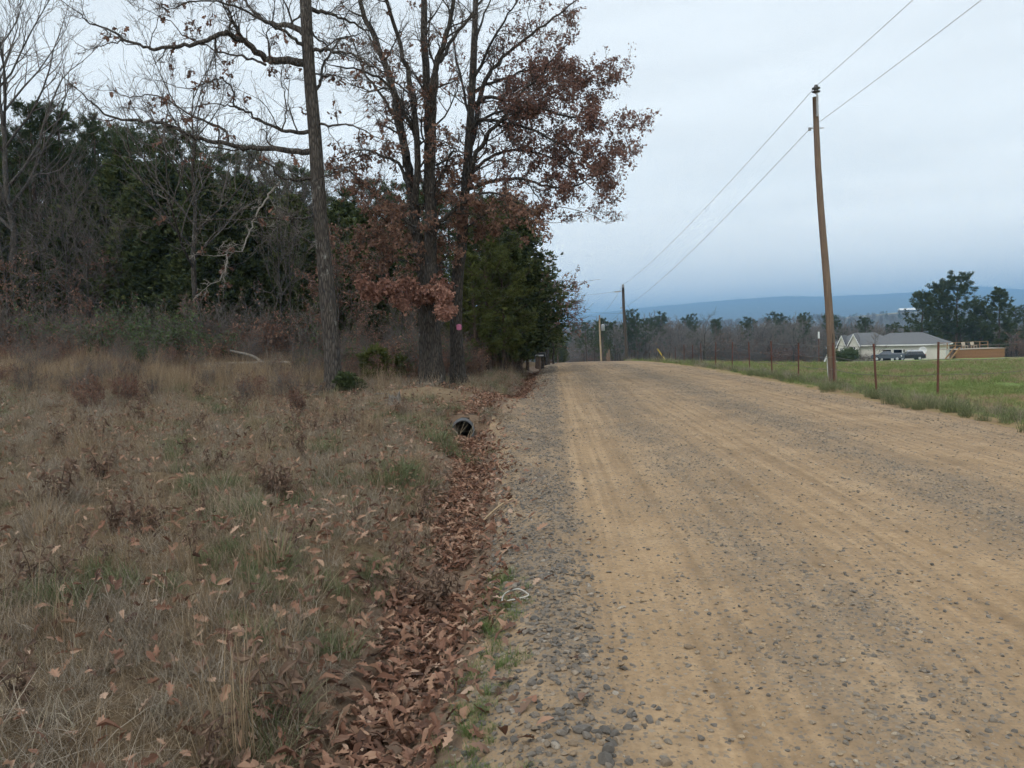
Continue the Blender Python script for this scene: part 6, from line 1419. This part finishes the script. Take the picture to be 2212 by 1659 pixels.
# satellite dish
dsh = thing('satellite_dish', 'round white satellite dish on a post before the house wall', 'satellite dish', at_house(U(1665), -1.6), hang)
Boxes().tube([(0, 0, -0.2), (0, 0, 1.5)], 0.05, 8).build('post', m_galv, dsh)
vs, fs = [], []; nr, na_ = 6, 20
for i in range(nr + 1):
    for j in range(na_):
        r_ = 0.62 * i / nr; a = 2 * math.pi * j / na_; vs.append((r_ * math.cos(a), -0.12 - 0.22 * (r_ / 0.62) ** 2 + 0.0, 1.65 + r_ * math.sin(a)))
for i in range(nr):
    for j in range(na_): fs.append((i * na_ + j, i * na_ + (j + 1) % na_, (i + 1) * na_ + (j + 1) % na_, (i + 1) * na_ + j))
d_ = Boxes().add(vs, fs).build('dish', m_trim, dsh, True); q = d_.modifiers.new('thick', 'SOLIDIFY'); q.thickness = 0.03
Boxes().tube([(0, -0.3, 1.1), (0.0, -0.75, 1.55)], 0.025, 6).build('feed_arm', m_galv, dsh)
# ---- vehicles
def car_body(prof, half, roofpts=None):
    """prof: list of (x, z, half-width) loops along the outline, built as a closed shell by mirrored outline with tumblehome"""
    b = Boxes(); n = len(prof); vs = []
    for sgn in (-1, 1):
        for x, z_, w in prof: vs.append((x, sgn * w, z_))
    fs = [tuple(range(n)), tuple(range(2 * n - 1, n - 1, -1))] + [(i, i + n, (i + 1) % n + n, (i + 1) % n) for i in range(n)]
    return b.add(vs, fs)
m_carblue = flat('dark_blue_paint', (0.035, 0.04, 0.055), (0.03, 0.034, 0.046), 0.3, 1.0)
m_silver = flat('silver_paint', (0.45, 0.47, 0.50), (0.40, 0.42, 0.45), 0.35, 1.0)
m_tyre = flat('tyre_rubber', (0.02, 0.02, 0.02), (0.014, 0.014, 0.014), 0.9)
m_red = flat('tail_light_red', (0.42, 0.03, 0.03), (0.3, 0.02, 0.02), 0.3)
def wheels(o, xs, half, r):
    for x in xs:
        for sgn in (-1, 1):
            w = Boxes().lathe([(r * 0.75, -0.12), (r, -0.09), (r, 0.09), (r * 0.75, 0.12)], (0, 0, 0), 16).build('wheel', m_tyre, o); w.location = (x, sgn * (half - 0.12), r); w.rotation_euler = (R(90), 0, 0)
            rm = Boxes().lathe([(r * 0.3, -0.02), (r * 0.62, 0.0), (r * 0.62, 0.02), (r * 0.2, 0.03)], (0, 0, 0), 12).build('rim', m_silver, w); rm.location = (0, 0, -sgn * 0.12)
suv = thing('parked_suv', 'dark blue SUV with silver roof parked before the garage, its tail to the road', 'car', at_house(U(1470), -3.2), hang + R(205))
lo = [(-2.25, 0.35, 0.86), (-2.3, 0.75, 0.92), (-2.2, 1.02, 0.90), (1.0, 1.02, 0.90), (2.1, 0.92, 0.85), (2.3, 0.65, 0.86), (2.25, 0.35, 0.84)]
car_body(lo, 0.9).build('body', m_carblue, suv)
cab = [(-2.12, 1.02, 0.86), (-1.85, 1.52, 0.68), (0.1, 1.56, 0.68), (1.0, 1.02, 0.84)]; car_body(cab, 0.8).build('windows', m_glass, suv)
car_body([(-1.98, 1.50, 0.70), (-1.80, 1.64, 0.62), (0.05, 1.66, 0.62), (0.18, 1.52, 0.70)], 0.7).build('roof', m_silver, suv)
for sgn in (-1, 1): Boxes().box(-2.34, -2.2, sgn * 0.78 - 0.11, sgn * 0.78 + 0.11, 0.78, 1.0).build('tail_light', m_red, suv); Boxes().box(-1.7, 0.0, sgn * 0.58 - 0.02, sgn * 0.58 + 0.02, 1.66, 1.72).build('roof_rail', m_silver, suv)
for x in (-1.1, -0.05):
    for sgn in (-1, 1): Boxes().tube([(x, sgn * 0.88, 1.02), (x + 0.05, sgn * 0.70, 1.53)], 0.04, 5).build('pillar', m_carblue, suv)
Boxes().box(-2.36, -2.26, -0.85, 0.85, 0.40, 0.62).build('bumper', m_carblue, suv); wheels(suv, (-1.35, 1.4), 0.9, 0.36)
pk = thing('parked_pickup', 'low grey-blue pickup parked beside the SUV', 'pickup', at_house(U(1190), -7.0), hang + R(178))
m_pk = flat('grey_blue_paint', (0.085, 0.10, 0.13), (0.07, 0.085, 0.11), 0.4, 1.0)
car_body([(-2.4, 0.45, 0.9), (-2.4, 1.1, 0.92), (2.3, 1.08, 0.9), (2.5, 0.85, 0.86), (2.5, 0.45, 0.86)], 0.9).build('body', m_pk, pk)
car_body([(-0.5, 1.1, 0.86), (-0.35, 1.55, 0.72), (0.75, 1.55, 0.72), (1.35, 1.1, 0.84)], 0.8).build('cab', m_pk, pk)
car_body([(-2.35, 1.1, 0.9), (-2.3, 1.28, 0.85), (-0.52, 1.28, 0.85), (-0.52, 1.1, 0.9)], 0.9).build('bed_cover', m_pk, pk)
Boxes().add([(0.82, -0.66, 1.53), (0.82, 0.66, 1.53), (1.36, 0.76, 1.12), (1.36, -0.76, 1.12)], [(0, 1, 2, 3)]).build('windscreen', m_glass, pk)
Boxes().box(-2.2, -2.05, 0.86, 0.935, 0.75, 0.95).build('sticker', m_trim, pk); Boxes().box(1.4, 2.45, -0.7, 0.7, 1.075, 1.10).build('bonnet', m_silver, pk); wheels(pk, (-1.5, 1.6), 0.9, 0.38)
# ---- wooden pool deck
dl, dr_ = on_ground(2064, 124.0), on_ground(2172, 126.0); du = Vector((dr_[0] - dl[0], dr_[1] - dl[1], 0)); DL = du.length
deck = thing('wooden_deck', 'raised brown wooden deck with railing and stairs beside the house', 'deck', (dl[0], dl[1], min(dl[2], dr_[2])), math.atan2(du.y, du.x))
m_deck = flat('deck_wood', (0.30, 0.155, 0.072), (0.19, 0.095, 0.045), 0.85, 3, stretch=(1, 1, 6)); m_deck_p = flat('pale_deck_wood', (0.36, 0.22, 0.11), (0.26, 0.15, 0.075), 0.85, 3)
pl = mesh('skirt_board', *(lambda q: (q.v, q.f))(Boxes().box(0, 0.235, 0, 0.03, -0.5, 1.42)), m_deck)
nb_ = int(DL / 0.245)
for i in range(nb_): link('skirt_board', pl, deck, (i * 0.245, 0, 0))
Boxes().box(-0.1, DL + 0.1, -0.08, 3.6, 1.44, 1.52).build('deck_floor', flat('grey_coping', (0.34, 0.29, 0.23), (0.26, 0.22, 0.17), 0.8), deck)
for i in range(7): Boxes().box(i * DL / 6 - 0.05, i * DL / 6 + 0.05, 3.5, 3.6, 1.522, 2.45).build('rail_post', m_deck_p, deck)
Boxes().box(0, DL, 3.49, 3.61, 2.452, 2.51).build('handrail', m_deck_p, deck); Boxes().box(0, DL, 3.53, 3.57, 1.95, 2.02).build('mid_rail', m_deck_p, deck)
for yy in (-0.6, 0.5):
    Boxes().add([(-1.6, yy, 0.0), (-1.3, yy, 0.0), (0.5, yy, 1.9), (0.2, yy, 1.9), (-1.6, yy + 0.06, 0.0), (-1.3, yy + 0.06, 0.0), (0.5, yy + 0.06, 1.9), (0.2, yy + 0.06, 1.9)], [(0, 1, 2, 3), (7, 6, 5, 4), (0, 4, 5, 1), (1, 5, 6, 2), (2, 6, 7, 3), (3, 7, 4, 0)]).build('stair_rail', m_deck_p, deck)
for i in range(6): Boxes().box(-1.5 + i * 0.26, -1.22 + i * 0.26, -0.5, 0.48, i * 0.2, i * 0.2 + 0.04).build('tread', m_deck_p, deck)
m_chair = flat('tan_chair', (0.45, 0.38, 0.28), (0.36, 0.30, 0.22))
for i, u in enumerate((0.42, 0.60)):
    cx_ = DL * u; pp = Vector((dl[0], dl[1], 0)) + du.normalized() * cx_ + Vector((-du.y, du.x, 0)).normalized() * 2.4
    ch = thing('deck_chair', ['pale chair on the deck nearer the house', 'pale chair on the deck farther from the house'][i], 'chair', (pp.x, pp.y, deck.location.z + 1.52), math.atan2(du.y, du.x), 'chairs on the deck')
    Boxes().box(-0.3, 0.3, -0.3, 0.3, 0.38, 0.45).build('seat', m_chair, ch); Boxes().add([(-0.3, 0.28, 0.45), (0.3, 0.28, 0.45), (0.3, 0.45, 1.0), (-0.3, 0.45, 1.0), (-0.3, 0.33, 0.45), (0.3, 0.33, 0.45), (0.3, 0.5, 1.0), (-0.3, 0.5, 1.0)], [(0, 1, 2, 3), (7, 6, 5, 4), (0, 4, 5, 1), (1, 5, 6, 2), (2, 6, 7, 3), (3, 7, 4, 0)]).build('backrest', m_chair, ch)
    for sx in (-0.27, 0.27):
        for sy in (-0.27, 0.27): Boxes().box(sx - 0.03, sx + 0.03, sy - 0.03, sy + 0.03, 0, 0.38).build('leg', m_chair, ch)
# ---- far clearing with two long sheds
def rise_point(px, Y):
    me = rise.data; V = np.empty(len(me.vertices) * 3, np.float32); me.vertices.foreach_get('co', V); G_ = V.reshape(24, 120, 3)
    v_ = (Y - 900) / 800 * 23; a = int(v_); X = (px - 1188) / F * Y; row = G_[a] * (1 - (v_ - a)) + G_[a + 1] * (v_ - a); return X, float(np.interp(X, row[:, 0], row[:, 2]))
m_clear = flat('pale_clearing', (0.24, 0.21, 0.13), (0.19, 0.165, 0.10), 1.0, 0.05)
V_, n1, n2 = [], 20, 8
for j in range(n2):
    for i in range(n1):
        px = 1815 + (2020 - 1815) * i / (n1 - 1); Y = 1430 + 150 * j / (n2 - 1); X, zz = rise_point(px, Y); V_.append((X, Y, zz + 1.2))
i_ = np.arange(n2 - 1)[:, None] * n1 + np.arange(n1 - 1)[None, :]; link('clearing', npmesh('clearing', V_, np.stack([i_, i_ + 1, i_ + n1 + 1, i_ + n1], -1).reshape(-1, 4), m_clear, True), kind='structure')
for px0, px1, lab in [(1926, 1944, 'shorter long white-roofed shed on the distant pale clearing'), (1946, 1968, 'longer white-roofed shed on the distant pale clearing')]:
    Y = 1545; X0, z0 = rise_point(px0, Y); X1, z1 = rise_point(px1, Y); L_ = X1 - X0
    sh = thing('long_shed', lab, 'shed', (X0, Y, min(z0, z1) + 1.0))
    Boxes().box(0, L_, 0, 11, 0, 4.0).build('wall', flat('shed_wall', (0.12, 0.12, 0.13)), sh)
    Boxes().add([(-0.5, -0.7, 3.9), (L_ + 0.5, -0.7, 3.9), (L_ + 0.5, 5.5, 7.6), (-0.5, 5.5, 7.6), (L_ + 0.5, 11.7, 3.9), (-0.5, 11.7, 3.9)], [(0, 1, 2, 3), (3, 2, 4, 5), (0, 3, 5), (1, 4, 2)]).build('roof', m_trim, sh)
    Boxes().box(0.5, L_ - 0.5, -0.05, -0.01, 0.8, 2.6).build('side_opening', m_dark, sh)
